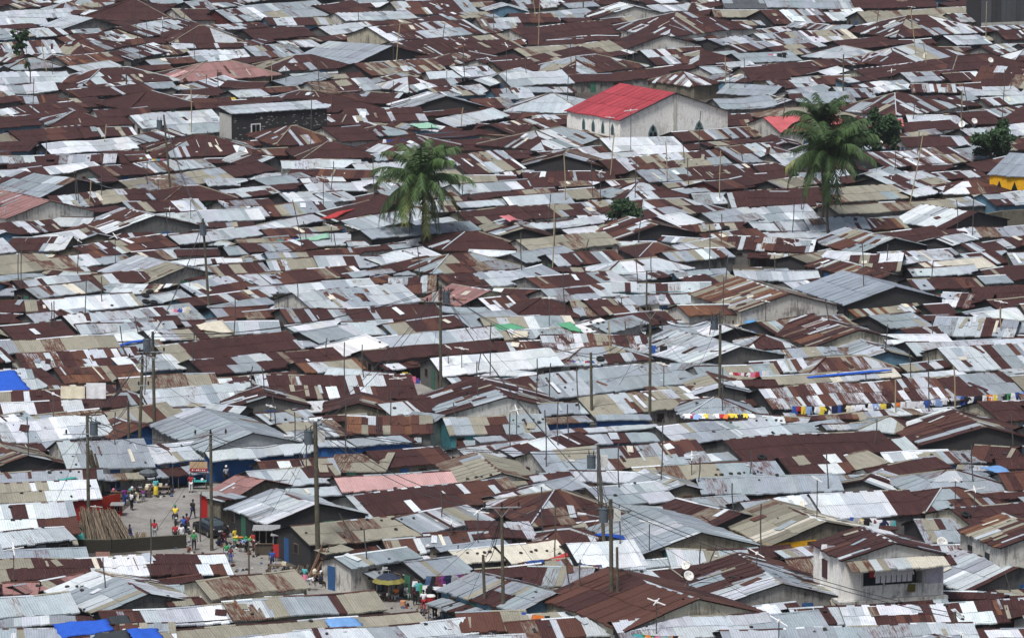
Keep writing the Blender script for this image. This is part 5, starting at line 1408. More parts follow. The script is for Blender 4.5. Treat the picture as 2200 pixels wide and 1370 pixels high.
def person(x, y, rz, pose, top, bot, label, hat=None, skirt=False, k=1.0, z=0.0):
    J = {a: Vector(b_) for a, b_ in POSES[pose].items()}; o = empty('person', at(x, y, z) if not isinstance(x, Vector) else x, rz); o.scale = (k, k, k); tag(o, label, 'person', 'people in the street')
    V = []; E = []; Rr = []; ix = {}
    def v(n, p, r, par=None):
        V.append(tuple(p)); Rr.append(r); ix[n] = len(V) - 1
        if par: E.append((ix[par], ix[n]))
    v('pel', J['pel'], .125); v('wai', J['pel'].lerp(J['che'], .4), .105, 'pel'); v('che', J['che'], .135, 'wai'); v('nek', J['nek'], .052, 'che'); v('jaw', J['nek'].lerp(J['hd'], .5), .06, 'nek'); v('hd', J['hd'], .088, 'jaw'); v('crn', J['hd'] + (J['hd'] - J['nek']).normalized() * .09, .065, 'hd')
    for s in 'lr':
        v('s' + s, J['s' + s], .056, 'che'); v('e' + s, J['e' + s], .042, 's' + s); v('w' + s, J['w' + s], .027, 'e' + s)
        d = (J['w' + s] - J['e' + s]).normalized(); pm = J['w' + s] + d * .07; v('p' + s, pm, .030, 'w' + s); sd = d.cross(Vector((0, 1, 0))).normalized() if abs(d.y) < .9 else Vector((1, 0, 0))
        for q, (off, ln) in enumerate(((-.030, .070), (-.010, .085), (.010, .080), (.030, .062))):
            a = pm + d * .035 + sd * off; v('f%s%d' % (s, q), a, .0095, 'p' + s); v('g%s%d' % (s, q), a + d * ln + Vector((0, -.02, 0)), .008, 'f%s%d' % (s, q))
        v('t' + s + 'b', J['w' + s] + d * .03 + sd * -.045 + Vector((0, -.02, 0)), .011, 'w' + s); v('t' + s + 't', J['w' + s] + d * .075 + sd * -.06 + Vector((0, -.03, 0)), .009, 't' + s + 'b')
        v('h' + s, J['h' + s], .085, 'pel'); v('k' + s, J['k' + s], .056, 'h' + s); v('a' + s, J['a' + s], .036, 'k' + s); v('o' + s, J['t' + s], .032, 'a' + s)
    skinmesh('body', V, E, Rr, M_SKIN, o)
    # face: nose, eyes, ears
    hd = J['hd']; m = MB(); m.tube(hd + Vector((0, -.085, .012)), hd + Vector((0, -.112, -.018)), .010, .017, 6); m.tube(hd + Vector((-.022, -.088, -.05)), hd + Vector((.022, -.088, -.05)), .008, n=5)
    for s in (-1, 1): m.tube(hd + Vector((s * .085, 0, -.005)), hd + Vector((s * .10, .008, -.005)), .026, .02, 7)
    m.build('face', M_SKIN, o)
    for s in (-1, 1): m = MB(); m.tube(hd + Vector((s * .033, -.075, .02)), hd + Vector((s * .033, -.092, .02)), .014, .008, 8); m.build('eye', M_WHITE, o)
    up = (J['hd'] - J['nek']).normalized(); m = MB(); n_ = 12; hm = M_HAIR; cap = .098
    if hat: hm = cloth_mat('fabric_' + hat, GC[hat]); cap = .118
    X = up.orthogonal().normalized(); Y = up.cross(X)
    for i in range(n_):
        for j in range(4):
            f = lambda i, j: hd + Vector((0, .012, 0)) + (X * math.cos(i * 2 * math.pi / n_) + Y * math.sin(i * 2 * math.pi / n_)) * cap * math.cos(j * math.pi / 8) + up * (.02 + (cap + .045) * math.sin(j * math.pi / 8))
            m.face([f(i, j), f(i + 1, j), f(i + 1, j + 1), f(i, j + 1)])
    m.build('hat' if hat else 'hair', hm, o, True)
    tm_ = cloth_mat('fabric_' + top, GC[top]); bm3 = cloth_mat('fabric_' + bot, GC[bot])
    V2 = [J['pel'] - Vector((0, 0, .04)), J['pel'].lerp(J['che'], .4), J['che'], J['nek'].lerp(J['che'], .35)]; E2 = [(0, 1), (1, 2), (2, 3)]; R2 = [.150, .132, .158, .085]
    for s in 'lr': n0 = len(V2); V2 += [J['s' + s], J['s' + s].lerp(J['e' + s], .9)]; E2 += [(2, n0), (n0, n0 + 1)]; R2 += [.078, .062]
    skinmesh('shirt', [tuple(p) for p in V2], E2, R2, tm_, o)
    if skirt and pose in ('stand', 'walk', 'bend'):
        m = MB(); N = 14; w0 = J['pel'] + Vector((0, 0, .06)); ft = (J['al'] + J['ar']) / 2 + Vector((0, 0, .08))
        for i in range(N):
            for j in range(5):
                f = lambda i, j: w0.lerp(ft, j / 5) + Vector((math.cos(i * 2 * math.pi / N), math.sin(i * 2 * math.pi / N) * .85, 0)) * (.15 + .07 * min(1, j / 2) + .015 * math.sin(i * 3 + j))
                m.face([f(i, j), f(i + 1, j), f(i + 1, j + 1), f(i, j + 1)])
        m.build('skirt', bm3, o, True)
    else:
        V3 = [tuple(J['pel'])]; E3 = []; R3 = [.145]
        for s in 'lr': n0 = len(V3); V3 += [tuple(J['h' + s]), tuple(J['k' + s]), tuple(J['k' + s].lerp(J['a' + s], .85))]; E3 += [(0, n0), (n0, n0 + 1), (n0 + 1, n0 + 2)]; R3 += [.10, .075, .058]
        skinmesh('trousers', V3, E3, R3, bm3, o)
    PEOPLE.append(o); return o
PI = math.pi
person(332, 1158, PI, 'stand', 'r', 'e', 'person in a red shirt standing alone in the middle of the street')
person(410, 1058, 0, 'stand', 'r', 'w', 'person in red top and white trousers standing beneath the shop sign')
person(414, 1114, 2.7, 'walk', 'k', 'n', 'person in dark green clothes walking away up the street', skirt=False)
person(283, 1096, 2.2, 'stand', 'w', 'k', 'person with a white shirt and dark trousers at the curve of the road')
person(335, 1066, .3, 'stand', 't', 'y', 'person in turquoise top and yellow skirt at the market table', skirt=True)
person(308, 1077, 0, 'stand', 'm', 'e', 'small child in purple beside the market table', k=.68)
person(281, 1158, -1.2, 'sit', 'n', 'b', 'person in navy sitting at the edge of the road by the sticks')
person(417, 1182, PI, 'stand', 'g', 'k', 'person with cream cap and dark green shirt behind the yard wall', hat='c')
person(390, 1167, .3, 'stand', 'w', 'e', 'person in a white shirt near the two motorcycles')
person(377, 1166, 2.9, 'stand', 'r', 'k', 'person in a red shirt left of the one in white')
person(483, 1168, 2.6, 'stand', 'k', 'd', 'person in dark patterned clothes behind the black car')
person(505, 1174, 1.0, 'stand', 'y', 'c', 'person in a yellow top and cream trousers at the green basket stall')
person(487, 1207, 2.8, 'stand', 'g', 'e', 'person in a bright green shirt under the street pole')
person(496, 1209, .2, 'stand', 'd', 'b', 'small person in blue and red beside the green shirt', k=.8)
person(546, 1184, 2.9, 'stand', 'r', 'd', 'person in a dark red dress by the stalls at the corner')
person(486, 1040, .5, 'stand', 'e', 'k', 'person in a long grey coat and white cap before the blue wall', hat='w')
person(585, 1222, PI, 'stand', 'b', 'n', 'person in bright blue from head to toe beneath the pale umbrella')
person(655, 1258, 2.6, 'stand', 't', 'p', 'person in green top and pink skirt by the leaning planks', skirt=True)
person(713, 1254, .4, 'stand', 'p', 'y', 'person in a pink top and mustard skirt carrying something', skirt=True)
person(664, 1268, 1.4, 'bend', 'w', 'e', 'person in a white shirt bending over by the plastic chairs')
person(782, 1263, .4, 'stand', 'p', 'd', 'person in pink before the small rust roofed kiosk')
person(910, 1312, PI, 'stand', 'w', 'r', 'person in white vest and dark red trousers by the red cooler')
person(852, 1290, -.6, 'sit', 'o', 'e', 'person in an orange shirt sitting beneath the navy umbrella')
person(934, 1328, PI, 'bend', 'n', 'k', 'person in dark clothes stooping beside the white boxes')
person(903, 1327, .5, 'squat', 'k', 'j', 'small crouching child at the lane below the cooler', k=.7)
person(815, 1272, .2, 'stand', 'w', 'j', 'person in a white shirt left of the navy umbrella')
person(872, 1287, .8, 'sit', 'w', 'e', 'person in white sitting to the right beneath the navy umbrella')
person(941, 948, PI, 'stand', 'w', 'w', 'person in white walking down the far market lane')
person(925, 916, PI, 'stand', 'k', 'e', 'person in black deep in the far market lane')
person(932, 902, PI, 'stand', 'w', 'k', 'person with white shirt farthest along the market lane')
person(268, 1086, .8, 'stand', 'm', 'b', 'person in purple standing behind the leftmost market table')
person(296, 1080, 2.0, 'stand', 'k', 'c', 'person in a black top and cream trousers by the dark umbrella')
person(361, 1060, 1.0, 'sit', 'k', 'n', 'person in black sitting by the blue shop wall')
person(528, 1186, -1.2, 'bend', 's', 'k', 'person in pale blue leaning over the green fruit table')
person(470, 1172, 2.4, 'squat', 'k', 'n', 'person crouching in black close behind the car')
person(690, 1262, 1.2, 'sit', 'n', 'k', 'person in navy sitting near the pink and mustard clothes')
person(892, 1300, .4, 'stand', 'd', 'k', 'person in maroon standing between navy umbrella and red cooler')
# ---------------------------------------------------------------- car and motorcycles
M_CAR = paint('black_car_paint', (.012, .014, .018), .28, .05, 3, 0, .6); M_GLASS = paint('car_glass', (.06, .08, .09), .08, .02, 2, 0, .8); M_RED = paint('red_lamp', (.25, .01, .01), .3); M_CHR = paint('chrome', (.5, .5, .5), .25, .05, 3, .9)
car = empty('car', at(452, 1146, .01), rad(28)); tag(car, 'black saloon car seen from behind, driving up the street', 'car')
def loft(secs, m, name, parent):
    mb = MB(); n = len(secs[0])
    for a, b_ in zip(secs, secs[1:]):
        for k in range(n): mb.face([a[k], a[(k + 1) % n], b_[(k + 1) % n], b_[k]])
    mb.face(secs[0][::-1]); mb.face(secs[-1]); return mb.build(name, m, parent, True)
def sec(y, w, z0, z1, tp_=.9): return [(-w, y, z0), (-w * 1.02, y, z0 + (z1 - z0) * .5), (-w * tp_, y, z1), (-w * tp_ * .5, y, z1 + .03), (w * tp_ * .5, y, z1 + .03), (w * tp_, y, z1), (w * 1.02, y, z0 + (z1 - z0) * .5), (w, y, z0)]
loft([sec(-2.2, .74, .32, .80), sec(-2.1, .84, .24, .90), sec(-1.4, .87, .20, .96), sec(0, .88, .20, .95), sec(1.0, .87, .20, .93), sec(1.9, .82, .22, .80), sec(2.15, .70, .30, .66)], M_CAR, 'body', car)
cab = [sec(-1.55, .72, .93, .97, .95), sec(-.95, .74, .93, 1.36, .80), sec(.25, .74, .93, 1.40, .80), sec(1.05, .74, .93, .97, .95)]; loft(cab, M_GLASS, 'windows', car)
m = MB(); m.face([(-.60, -.98, 1.385), (.60, -.98, 1.385), (.60, .28, 1.43), (-.60, .28, 1.43)]); m.box(-.60, .60, -.96, .27, 1.36, 1.39); m.build('roof_panel', M_CAR, car)
for s in (-1, 1):
    for ya, yb, za, zb in ((-1.5, -.95, .96, 1.39), (.25, 1.0, 1.41, .97), (-.35, -.35, .94, 1.40)):
        m = MB(); m.tube((s * .72, ya, za), (s * .62, yb, zb), .035, n=5); m.build('pillar', M_CAR, car)
    m = MB(); m.box(s * .62 - .17, s * .62 + .17, -2.16, -2.06, .62, .80); m.build('tail_lamp', M_RED, car)
    for y in (-1.35, 1.35):
        w_ = empty('wheel', (s * .80, y, .31)); w_.parent = car; m = MB(); m.tube((-.10, 0, 0), (.10, 0, 0), .31, n=18); m.build('tyre', M_BLACK, w_); m = MB(); m.tube((-.11, 0, 0), (.11, 0, 0), .18, n=12); m.build('rim', M_CHR, w_)
    m = MB(); m.box(s * .93 - .09, s * .93 + .09, .55, .68, .95, 1.07); m.build('mirror', M_CAR, car)
m = MB(); m.box(-.80, .80, -2.27, -2.12, .32, .52); m.build('bumper', M_CAR, car); m = MB(); m.box(-.26, .26, -2.225, -2.19, .58, .71); m.build('number_plate', M_WHITE, car)
def motorcycle(x, y, rz, label, col):
    o = empty('motorcycle', at(x, y, .01), rz); tag(o, label, 'motorcycle', 'motorcycles')
    for yy in (-.62, .62):
        w_ = empty('wheel', (0, yy, .30)); w_.parent = o; tm2 = tyre_mesh(.25, .05, 18, 6); tm2.v = [(z, x_, y_) for x_, y_, z in tm2.v]; tm2.build('tyre', M_BLACK, w_, True)
        m = MB(); m.tube((-.03, 0, 0), (.03, 0, 0), .06, n=8)
        for k in range(8): a = k * PI / 4; m.tube((0, 0, 0), (0, math.cos(a) * .22, math.sin(a) * .22), .008, n=3, cap=False)
        m.build('rim', M_CHR, w_)
    m = MB(); m.tube((0, -.62, .30), (0, -.1, .45), .03, n=6); m.tube((0, -.1, .45), (0, .35, .75), .035, n=6); m.tube((0, .35, .85), (0, .62, .30), .03, n=6); m.box(-.12, .12, -.15, .2, .28, .52); m.build('frame', M_CHR, o)
    m = MB(); m.tube((0, -.05, .80), (0, .32, .84), .11, .13, 10); m.build('fuel_tank', paint('tank_' + label[:6], col, .3), o); m = MB(); m.box(-.12, .12, -.75, -.02, .74, .83); m.build('seat', M_BLACK, o)
    m = MB(); m.tube((-.33, .30, 1.04), (.33, .30, 1.04), .018, n=6); m.tube((0, .40, .80), (0, .32, 1.04), .02, n=6); m.build('handlebar', M_CHR, o); m = MB(); m.tube((0, .45, .90), (0, .55, .88), .09, .07, 10); m.build('headlight', M_WHITE, o)
    m = MB(); m.box(-.09, .09, -.86, -.83, .60, .72); m.build('number_plate', M_WHITE, o); m = MB(); m.box(-.05, .05, -.84, -.78, .74, .79); m.build('tail_lamp', M_RED, o)
    return o
mo = motorcycle(377, 1124, .15, 'motorcycle ridden by the person in yellow, farther up the street', (.2, .02, .02))
person(mo.location.copy(), 0, PI + .15, 'ride', 'y', 'n', 'person in bright yellow jacket and green helmet riding a motorcycle', hat='g')
mo = motorcycle(402, 1144, .25, 'motorcycle with a yellow number plate carrying two people', (.02, .02, .03))
person(mo.location + Vector((0, .12, 0)), 0, PI + .25, 'ride', 'd', 'k', 'person in a brown jacket and black cap driving a motorcycle', hat='k')
person(mo.location + Vector((-.28, -.25, .04)), 0, PI + .25, 'ride', 'b', 'n', 'person in blue riding behind the one in brown', k=.9)
# ---------------------------------------------------------------- umbrellas, stalls, goods
def umbrella(x, y, r, zt, c1, c2, label, n=10):
    o = empty('parasol', at(x, y, 0)); tag(o, label, 'umbrella', 'market umbrellas'); m = MB(); m.tube((0, 0, 0), (0, 0, zt + .12), .025, n=6); m.build('pole', M_STEEL, o)
    P = lambda q, k: Vector((math.cos(k * 2 * PI / n) * r * q, math.sin(k * 2 * PI / n) * r * q, zt - .55 * r * .9 * q * q)); 
    for lo, hi, c, nm in ((0, 3, c1, 'canopy'), (3, 4, c2, 'canopy_rim')):
        m = MB()
        for q in range(lo, hi):
            for k in range(n):
                a, b_, c_, d_ = P(q / 4, k), P((q + 1) / 4, k), P((q + 1) / 4, k + 1), P(q / 4, k + 1); s_ = Vector((0, 0, -.05 * (q + 1) / 4)); mid2 = (b_ + c_) / 2 + s_; mid1 = (a + d_) / 2 + (s_ if q else Vector((0, 0, 0)))
                m.face([a, b_, mid2, mid1]); m.face([mid1, mid2, c_, d_])
        cp = m.build(nm, cloth_mat('umb_%s%.2f' % (nm, c[0] + c[2] * 3), c), o); sm = cp.modifiers.new('thickness', 'SOLIDIFY'); sm.thickness = .01
    for k in range(n): m = MB(); m.tube((0, 0, zt - .45), P(.6, k) - Vector((0, 0, .03)), .008, n=3); m.build('rib', M_STEEL, o)
umbrella(317, 1052, 1.0, 1.95, (.12, .14, .15), (.03, .035, .04), 'dark grey umbrella over the market tables at the road curve')
umbrella(604, 1182, .95, 1.9, (.36, .42, .40), (.36, .42, .40), 'pale grey green umbrella beside the corner stall')
umbrella(835, 1290, 1.35, 2.3, (.03, .04, .07), (.22, .20, .05), 'navy umbrella with a yellow rim above the lower market')
M_WOOD = paint('rough_wood', (.15, .105, .07), .9, .4)
def table(x, y, w, label, goods, rz=0, cl=None):
    o = empty('market_table', at(x, y, 0), rz); tag(o, label, 'table', 'market tables'); m = MB(); m.box(-w / 2, w / 2, -.4, .4, .70, .76); m.build('tabletop', M_WOOD if not cl else cloth_mat('cloth_' + cl, TC[cl]), o)
    for a in (-w / 2 + .07, w / 2 - .07):
        for b_ in (-.33, .33): m = MB(); m.box(a - .035, a + .035, b_ - .035, b_ + .035, 0, .70); m.build('leg', M_WOOD, o)
    ca, sa = math.cos(rz), math.sin(rz)
    for i, (kd, c) in enumerate(goods):
        gx = -w / 2 + (i + .5) * w / len(goods); m = MB()
        if kd == 'basin': 
            for j in range(3): m.tube((0, 0, .06 * j), (0, 0, .06 * j + .06), .15 + .035 * j, .185 + .035 * j, 12)
        elif kd == 'carton': m.box(-.18, .18, -.15, .15, 0, .25); m.box(-.19, -.01, -.16, .16, .25, .262)
        elif kd == 'sack': m.tube((0, 0, 0), (0, 0, .22), .17, .2, 10); m.tube((0, 0, .22), (0, 0, .38), .2, .07, 10)
        else: m.tube((0, 0, 0), (0, 0, .16), .12, .14, 9); m.tube((0, 0, .16), (0, 0, .26), .14, .03, 9)
        g_ = m.build(kd, cloth_mat('fabric_' + c, GC[c])); g_.location = o.location + Vector((gx * ca, gx * sa, .762)); tag(g_, '%s %s, %s from left on the %s' % (GNAME[c], kd, ORD[i], label), kd, 'goods on market tables')
    return o
table(338, 1062, 2.2, 'plank table right of the dark umbrella', [('basin', 'c'), ('sack', 'w'), ('carton', 'c'), ('bundle', 'e')])
table(300, 1068, 2.0, 'table under the dark umbrella', [('bundle', 'w'), ('basin', 'e'), ('sack', 'c')])
table(262, 1072, 2.0, 'table left of the dark umbrella', [('bundle', 'p'), ('basin', 'n'), ('carton', 'k'), ('bundle', 't')])
table(425, 1050, 1.6, 'turquoise vendor table below the sign', [('carton', 't'), ('bundle', 'w')], cl='teal')
table(523, 1176, 1.8, 'green fruit table near the car', [('basin', 'y'), ('basin', 'o'), ('bundle', 'g'), ('bundle', 'y')], cl='green')
table(600, 1232, 1.6, 'tool strewn table behind the blue person', [('bundle', 'e'), ('carton', 'c')])
table(745, 1262, 1.8, 'white table by the plastic chairs', [('carton', 'w'), ('bundle', 'w'), ('basin', 'e')], cl='white')
table(690, 1250, 1.6, 'dim table left of the pink top', [('sack', 'c'), ('bundle', 'w'), ('basin', 'k')])
table(975, 1335, 2.2, 'table of white foam boxes at lane end', [('carton', 'w'), ('carton', 'w'), ('carton', 'w'), ('carton', 'w')], rz=-.5)
table(920, 890, 1.8, 'dark table in the far lane', [('basin', 'r'), ('basin', 'y'), ('bundle', 'w')])
# red cooler
o = empty('cooler_box', at(925, 1306, 0)); tag(o, 'red cooler box with a white lid on a stand in the lane', 'cooler'); m = MB(); m.tube((0, 0, .55), (0, 0, 1.0), .36, .40, 14); m.build('tub', paint('cooler_red', (.42, .03, .03), .4), o); m = MB(); m.tube((0, 0, 1.0), (0, 0, 1.1), .42, .36, 14); m.build('lid', M_WHITE, o)
for a in (-.25, .25):
    for b_ in (-.25, .25): m = MB(); m.tube((a, b_, 0), (a * .9, b_ * .9, .55), .025, n=5); m.build('leg', M_STEEL, o)
m = MB(); m.tube((0, 0, 0), (0, 0, .4), .2, .26, 12); o = m.build('bucket', paint('peach_plastic', (.75, .36, .2), .4)); o.location = at(866, 1300, 0); tag(o, 'peach coloured bucket on the ground beneath the navy umbrella', 'bucket')
def chair(x, y, rz, label):
    o = empty('plastic_chair', at(x, y, 0), rz); tag(o, label, 'chair', 'white plastic chairs'); m = MB(); m.box(-.23, .23, -.22, .22, .42, .45); m.build('seat', M_WHITE, o); m = MB()
    for k in range(5): m.box(-.21 + k * .09, -.15 + k * .09, .20, .225, .45, .84)
    m.box(-.22, .24, .195, .23, .80, .86); m.build('backrest', M_WHITE, o)
    for a in (-.2, .2):
        m = MB(); m.box(a - .02, a + .02, -.2, .2, .62, .65); m.box(a - .02, a + .02, -.2, -.17, .45, .62); m.build('armrest', M_WHITE, o)
        for b_ in (-.19, .19): m = MB(); m.tube((a * 1.1, b_ * 1.1, 0), (a, b_, .42), .02, n=5); m.build('leg', M_WHITE, o)
chair(727, 1268, .6, 'white plastic chair nearest the pink and mustard clothes'); chair(738, 1271, -2.2, 'white plastic chair facing the other, nearer the bicycle wheels')
# litter and small goods on the street edges
lit = MB(); rr = random.Random(44)
for _ in range(420):
    x0, y0, x1, y1 = rr.choice(((232, 1076, 380, 1062), (470, 1165, 560, 1190), (560, 1215, 760, 1258), (760, 1268, 960, 1330), (255, 1160, 400, 1172), (400, 1190, 520, 1225), (920, 900, 950, 960)))
    f_ = rr.random(); p = at(x0 + (x1 - x0) * f_ + rr.gauss(0, 8), y0 + (y1 - y0) * f_ + rr.gauss(0, 5), 0); s_ = rr.uniform(.05, .2); c = rr.choice(((.02, .02, .02), (.05, .04, .03), (.3, .28, .24), (.5, .5, .48), (.05, .1, .2), (.2, .05, .04), (.1, .08, .06)))
    lit.tube(p, p + Vector((rr.uniform(-.1, .1), rr.uniform(-.1, .1), s_ * rr.uniform(.5, 1.6))), s_, s_ * rr.uniform(.3, 1), 5, (*c, 0))
tag(lit.build('litter', M_SHEET), 'scattered litter and small wares along the street edges', 'litter', kind='stuff')
# kiosks and signs
def kiosk(x, y, w, d, hh, col, label, rz=0, name='kiosk', opening=True):
    o = empty(name, at(x, y, 0), rz); tag(o, label, 'kiosk', 'street kiosks'); m = MB(); t_ = .06
    m.box(-w / 2, -w / 2 + t_, 0, d, 0, hh, col); m.box(w / 2 - t_, w / 2, 0, d, 0, hh, col); m.box(-w / 2 + t_, w / 2 - t_, d - t_, d, 0, hh - .01, col); m.box(-w / 2 + t_, w / 2 - t_, .003, t_, 0, hh * .45, col); m.build('walls', M_WALL, o)
    m = MB(); m.box(-w / 2 - .2, w / 2 + .2, -.5, d + .15, hh + .01, hh + .07, (.35, .36, .36, .5)); m.build('roof', M_SHEET, o); m = MB(); m.box(-w / 2 + t_, w / 2 - t_, -.12, .0, hh * .45 + .003, hh * .45 + .04, (.2, .15, .1, 0)); m.build('counter', M_WALL, o)
    for s in (-1, 0, 1):
        m = MB(); m.box(s * w * .3 - .02, s * w * .3 + .02, .01, .05, hh * .47, hh, (.6, .6, .6, 0)); m.build('bar', M_STEEL, o)
    return o
kiosk(463, 1120, 1.5, 1.6, 2.3, (.42, .02, .02, .2), 'tall red open kiosk between the pole and the rust roof', .5)
kiosk(572, 1192, 1.9, 1.6, 2.2, (.09, .075, .06, .4), 'dark wooden kiosk with barred front left of the pale umbrella')
kiosk(605, 1196, 1.4, 1.4, 1.9, (.62, .62, .60, .3), 'white fronted kiosk under the pale umbrella')
kiosk(768, 1262, 1.6, 1.4, 2.0, (.12, .16, .17, .5), 'dark kiosk with a small rusty roof in the lower market')
kiosk(252, 1108, .8, .8, 1.0, (.38, .03, .02, .2), 'small red hutch at the right end of the red fence')
kiosk(905, 1282, 2.6, 1.5, 1.9, (.05, .05, .06, .4), 'dark stall hung with cloth right of the navy umbrella')
kiosk(855, 1272, 2.2, 1.4, 1.9, (.10, .09, .08, .4), 'dark stall directly behind the navy umbrella')
o = empty('shop_sign', at(427, 1046, 0)); tag(o, 'cream shop sign with a red bottom band by the blue wall', 'sign'); m = MB(); m.box(-.8, .8, -.04, .0, 1.75, 2.35); m.build('board', paint('sign_cream', (.52, .36, .22), .7), o)
m = MB(); m.box(-.8, .8, -.045, .0, 1.45, 1.747); m.build('red_band', paint('sign_red', (.40, .03, .03), .6), o)
for a in (-.7, .7): m = MB(); m.tube((a, 0, 0), (a, 0, 1.45), .03, n=5); m.build('leg', M_WOOD, o)
m = MB()
for i, (w, hh) in enumerate(((.10, .12), (.03, .14), (.12, .1), (.10, .14), (.05, .12), (.11, .12), (.1, .1))): m.box(-.6 + i * .18, -.6 + i * .18 + w, -.055, -.046, 1.53, 1.53 + hh)
m.build('lettering', M_WHITE, o)
m = MB(); m.box(-.6, .6, -.03, .03, 0, .45); o = m.build('notice_board', paint('sign_pink', (.42, .24, .20), .8)); o.location = at(221, 1196, .02); tag(o, 'faded pink sign board leaning in front of the yard wall', 'sign')
m = MB(); m.box(-.25, .25, -.02, .02, 0, 1.1); o = m.build('red_poster', paint('poster_red', (.45, .03, .03), .6)); o.location = at(593, 1196, .4); tag(o, 'red advertising panel on the white kiosk front', 'poster')
for i, c in enumerate(((0, .1), (.13, .3), (-.13, .2))): pass
# stack of poles, leaning planks, electric debris
def sticks(name, x, y, n, ln, spread, lean, label, cat, col, rr0, depth=.8, r=.035):
    rr = random.Random(rr0); m = MB()
    for i in range(n):
        a = rr.uniform(-.5, .5) * spread; dp = rr.uniform(-.5, .5) * depth; l = ln * rr.uniform(.75, 1.1); tx = a * .75 + lean * l + rr.uniform(-.2, .2); kk = rr.uniform(.5, 1.4); c = [q * kk for q in col]
        m.tube((a, dp, 0), (tx, dp * .4 + rr.uniform(-.1, .1) + .3, math.sqrt(max(.2, l * l - (tx - a) ** 2))), r * rr.uniform(.7, 1.2), n=5, col=(*c, 0))
    o = m.build(name, M_SHEET); o.location = at(x, y, 0); return tag(o, label, cat)
sticks('stick_stack', 236, 1162, 300, 2.8, 4.2, -.34, 'large stack of bare wooden poles leaning at the road side', 'wood', (.24, .19, .14), 3, 2.4, .04)
sticks('stick_stack', 196, 1150, 80, 1.7, 2.6, -.8, 'low fanned heap of sticks at the left of the big stack', 'wood', (.20, .15, .11), 5, 1.5, .04)
sticks('stick_stack', 300, 1163, 22, .8, 1.2, .2, 'tiny pile of wooden sticks beside the sitting person', 'wood', (.24, .19, .13), 6, .6, .04)
sticks('leaning_planks', 222, 1072, 12, 4.6, .8, -.22, 'tall bundle of dark planks leaning by the transformer pole', 'planks', (.09, .075, .05), 7, .4, .09)
sticks('leaning_planks', 668, 1245, 14, 3.1, .7, .42, 'bundle of brown planks leaning against the thick mossy pole', 'planks', (.20, .12, .08), 8, .3, .06)
sticks('leaning_planks', 1158, 1163, 9, 2.6, 1.0, -.5, 'weathered planks leaning among rust roofs left of centre pole', 'planks', (.22, .18, .13), 9, .4, .08)
sticks('leaning_planks', 1258, 1150, 16, 1.6, 2.2, .05, 'upright dark boards below the transformer with the white box', 'planks', (.10, .08, .06), 10, .4, .09)
sticks('timber_heap', 628, 1232, 40, .7, 2.6, .5, 'jumbled heap of broken timber behind the person in bright blue', 'wood', (.10, .08, .06), 14, 1.6, .05)
sticks('timber_heap', 705, 1246, 30, .6, 2.4, -.5, 'dark heap of scrap wood at the foot of the mossy pole', 'wood', (.08, .065, .05), 15, 1.4, .05)
sticks('timber_heap', 820, 1290, 20, .7, 1.6, .4, 'loose sticks piled left of the navy umbrella', 'wood', (.13, .10, .07), 16, 1.0, .04)
# ---------------------------------------------------------------- labels that single each thing out
LM = [(1385, 230, 'the red roofed church'), (905, 400, 'the left coconut palm'), (1777, 350, 'the right coconut palm'), (590, 265, 'the dark block building'), (1905, 1200, 'the balcony house'), (2170, 385, 'the yellow walled building'), (1345, 450, 'the small round tree'), (2130, 300, 'the broad green tree'),
      (455, 1130, 'the black car'), (215, 1120, 'the stack of sticks'), (500, 940, 'the big blue walled hall'), (1660, 640, 'the tan roofed white hall'), (1880, 640, 'the slate blue roof'), (1300, 1310, 'the large rusty gable'), (850, 1028, 'the flat pink roof'), (30, 815, 'the large blue tarpaulin'),
      (175, 1345, 'the larger bright blue tarpaulin'), (765, 745, 'the whitest roof'), (1080, 705, 'the torn green netting'), (1595, 710, 'the blue tarpaulin by white house'), (1250, 910, 'the blue shop fronts'), (415, 155, 'the pink hipped roof'), (684, 1060, 'the thick mossy pole'), (947, 700, 'the market lane pole'),
      (1396, 760, 'the crossarm pole by blue shops'), (1546, 780, 'the laundry pole'), (450, 580, 'the upper left transformer pole'), (362, 340, 'the distant left transformer pole'), (30, 455, 'the pink roofed hall'), (1700, 270, 'the small red metal roofs'), (2150, 20, 'the dark metal clad shed'), (1980, 350, 'the long leaning bamboo'),
      (835, 1240, 'the navy and yellow umbrella'), (1082, 1200, 'the wide crossarm pole'), (1315, 1150, 'the tallest near pole'), (315, 870, 'the three left poles'), (2035, 1107, 'the four roof tyres'), (1780, 840, 'the long striped roof'), (1900, 930, 'the flat white patched brown roof'), (2140, 560, 'the stone wall'),
      (48, 90, 'the tiny crowned slender tree'), (1500, 50, 'the wide top rusty hip'), (640, 30, 'the top grey slab roof'), (1130, 770, 'the wide white market roof'), (1260, 700, 'the stone dotted white tarpaulin'), (1400, 1130, 'the grey gable with aerial'), (220, 590, 'the tan hall with white end'), (1850, 1060, 'the shining corrugated roof')]
ON = ORD + ['twenty first', 'twenty second', 'twenty third', 'twenty fourth', 'twenty fifth', 'twenty sixth', 'twenty seventh', 'twenty eighth', 'twenty ninth', 'thirtieth'] + ['next'] * 50
def autolabel(objs, phr, cat, group, pos=None):
    B = {}
    for o in objs:
        x, y = pos(o) if pos else proj(o.location); q = min(LM, key=lambda l: (l[0] - x) ** 2 + ((l[1] - y) * 1.8) ** 2); dx, dy = x - q[0], (y - q[1]) * 1.8
        d = ('right of' if dx > 0 else 'left of') if abs(dx) > abs(dy) else ('below' if dy > 0 else 'above')
        B.setdefault((q[2], d), []).append((math.hypot(dx, dy), o.name, o))
    for (lm, d), a in B.items():
        a.sort()
        for i, (_, _, o) in enumerate(a): tag(o, '%s, %s %s %s' % (phr(o), (ON[i]) if len(a) > 1 else 'just', d, lm), cat, group)
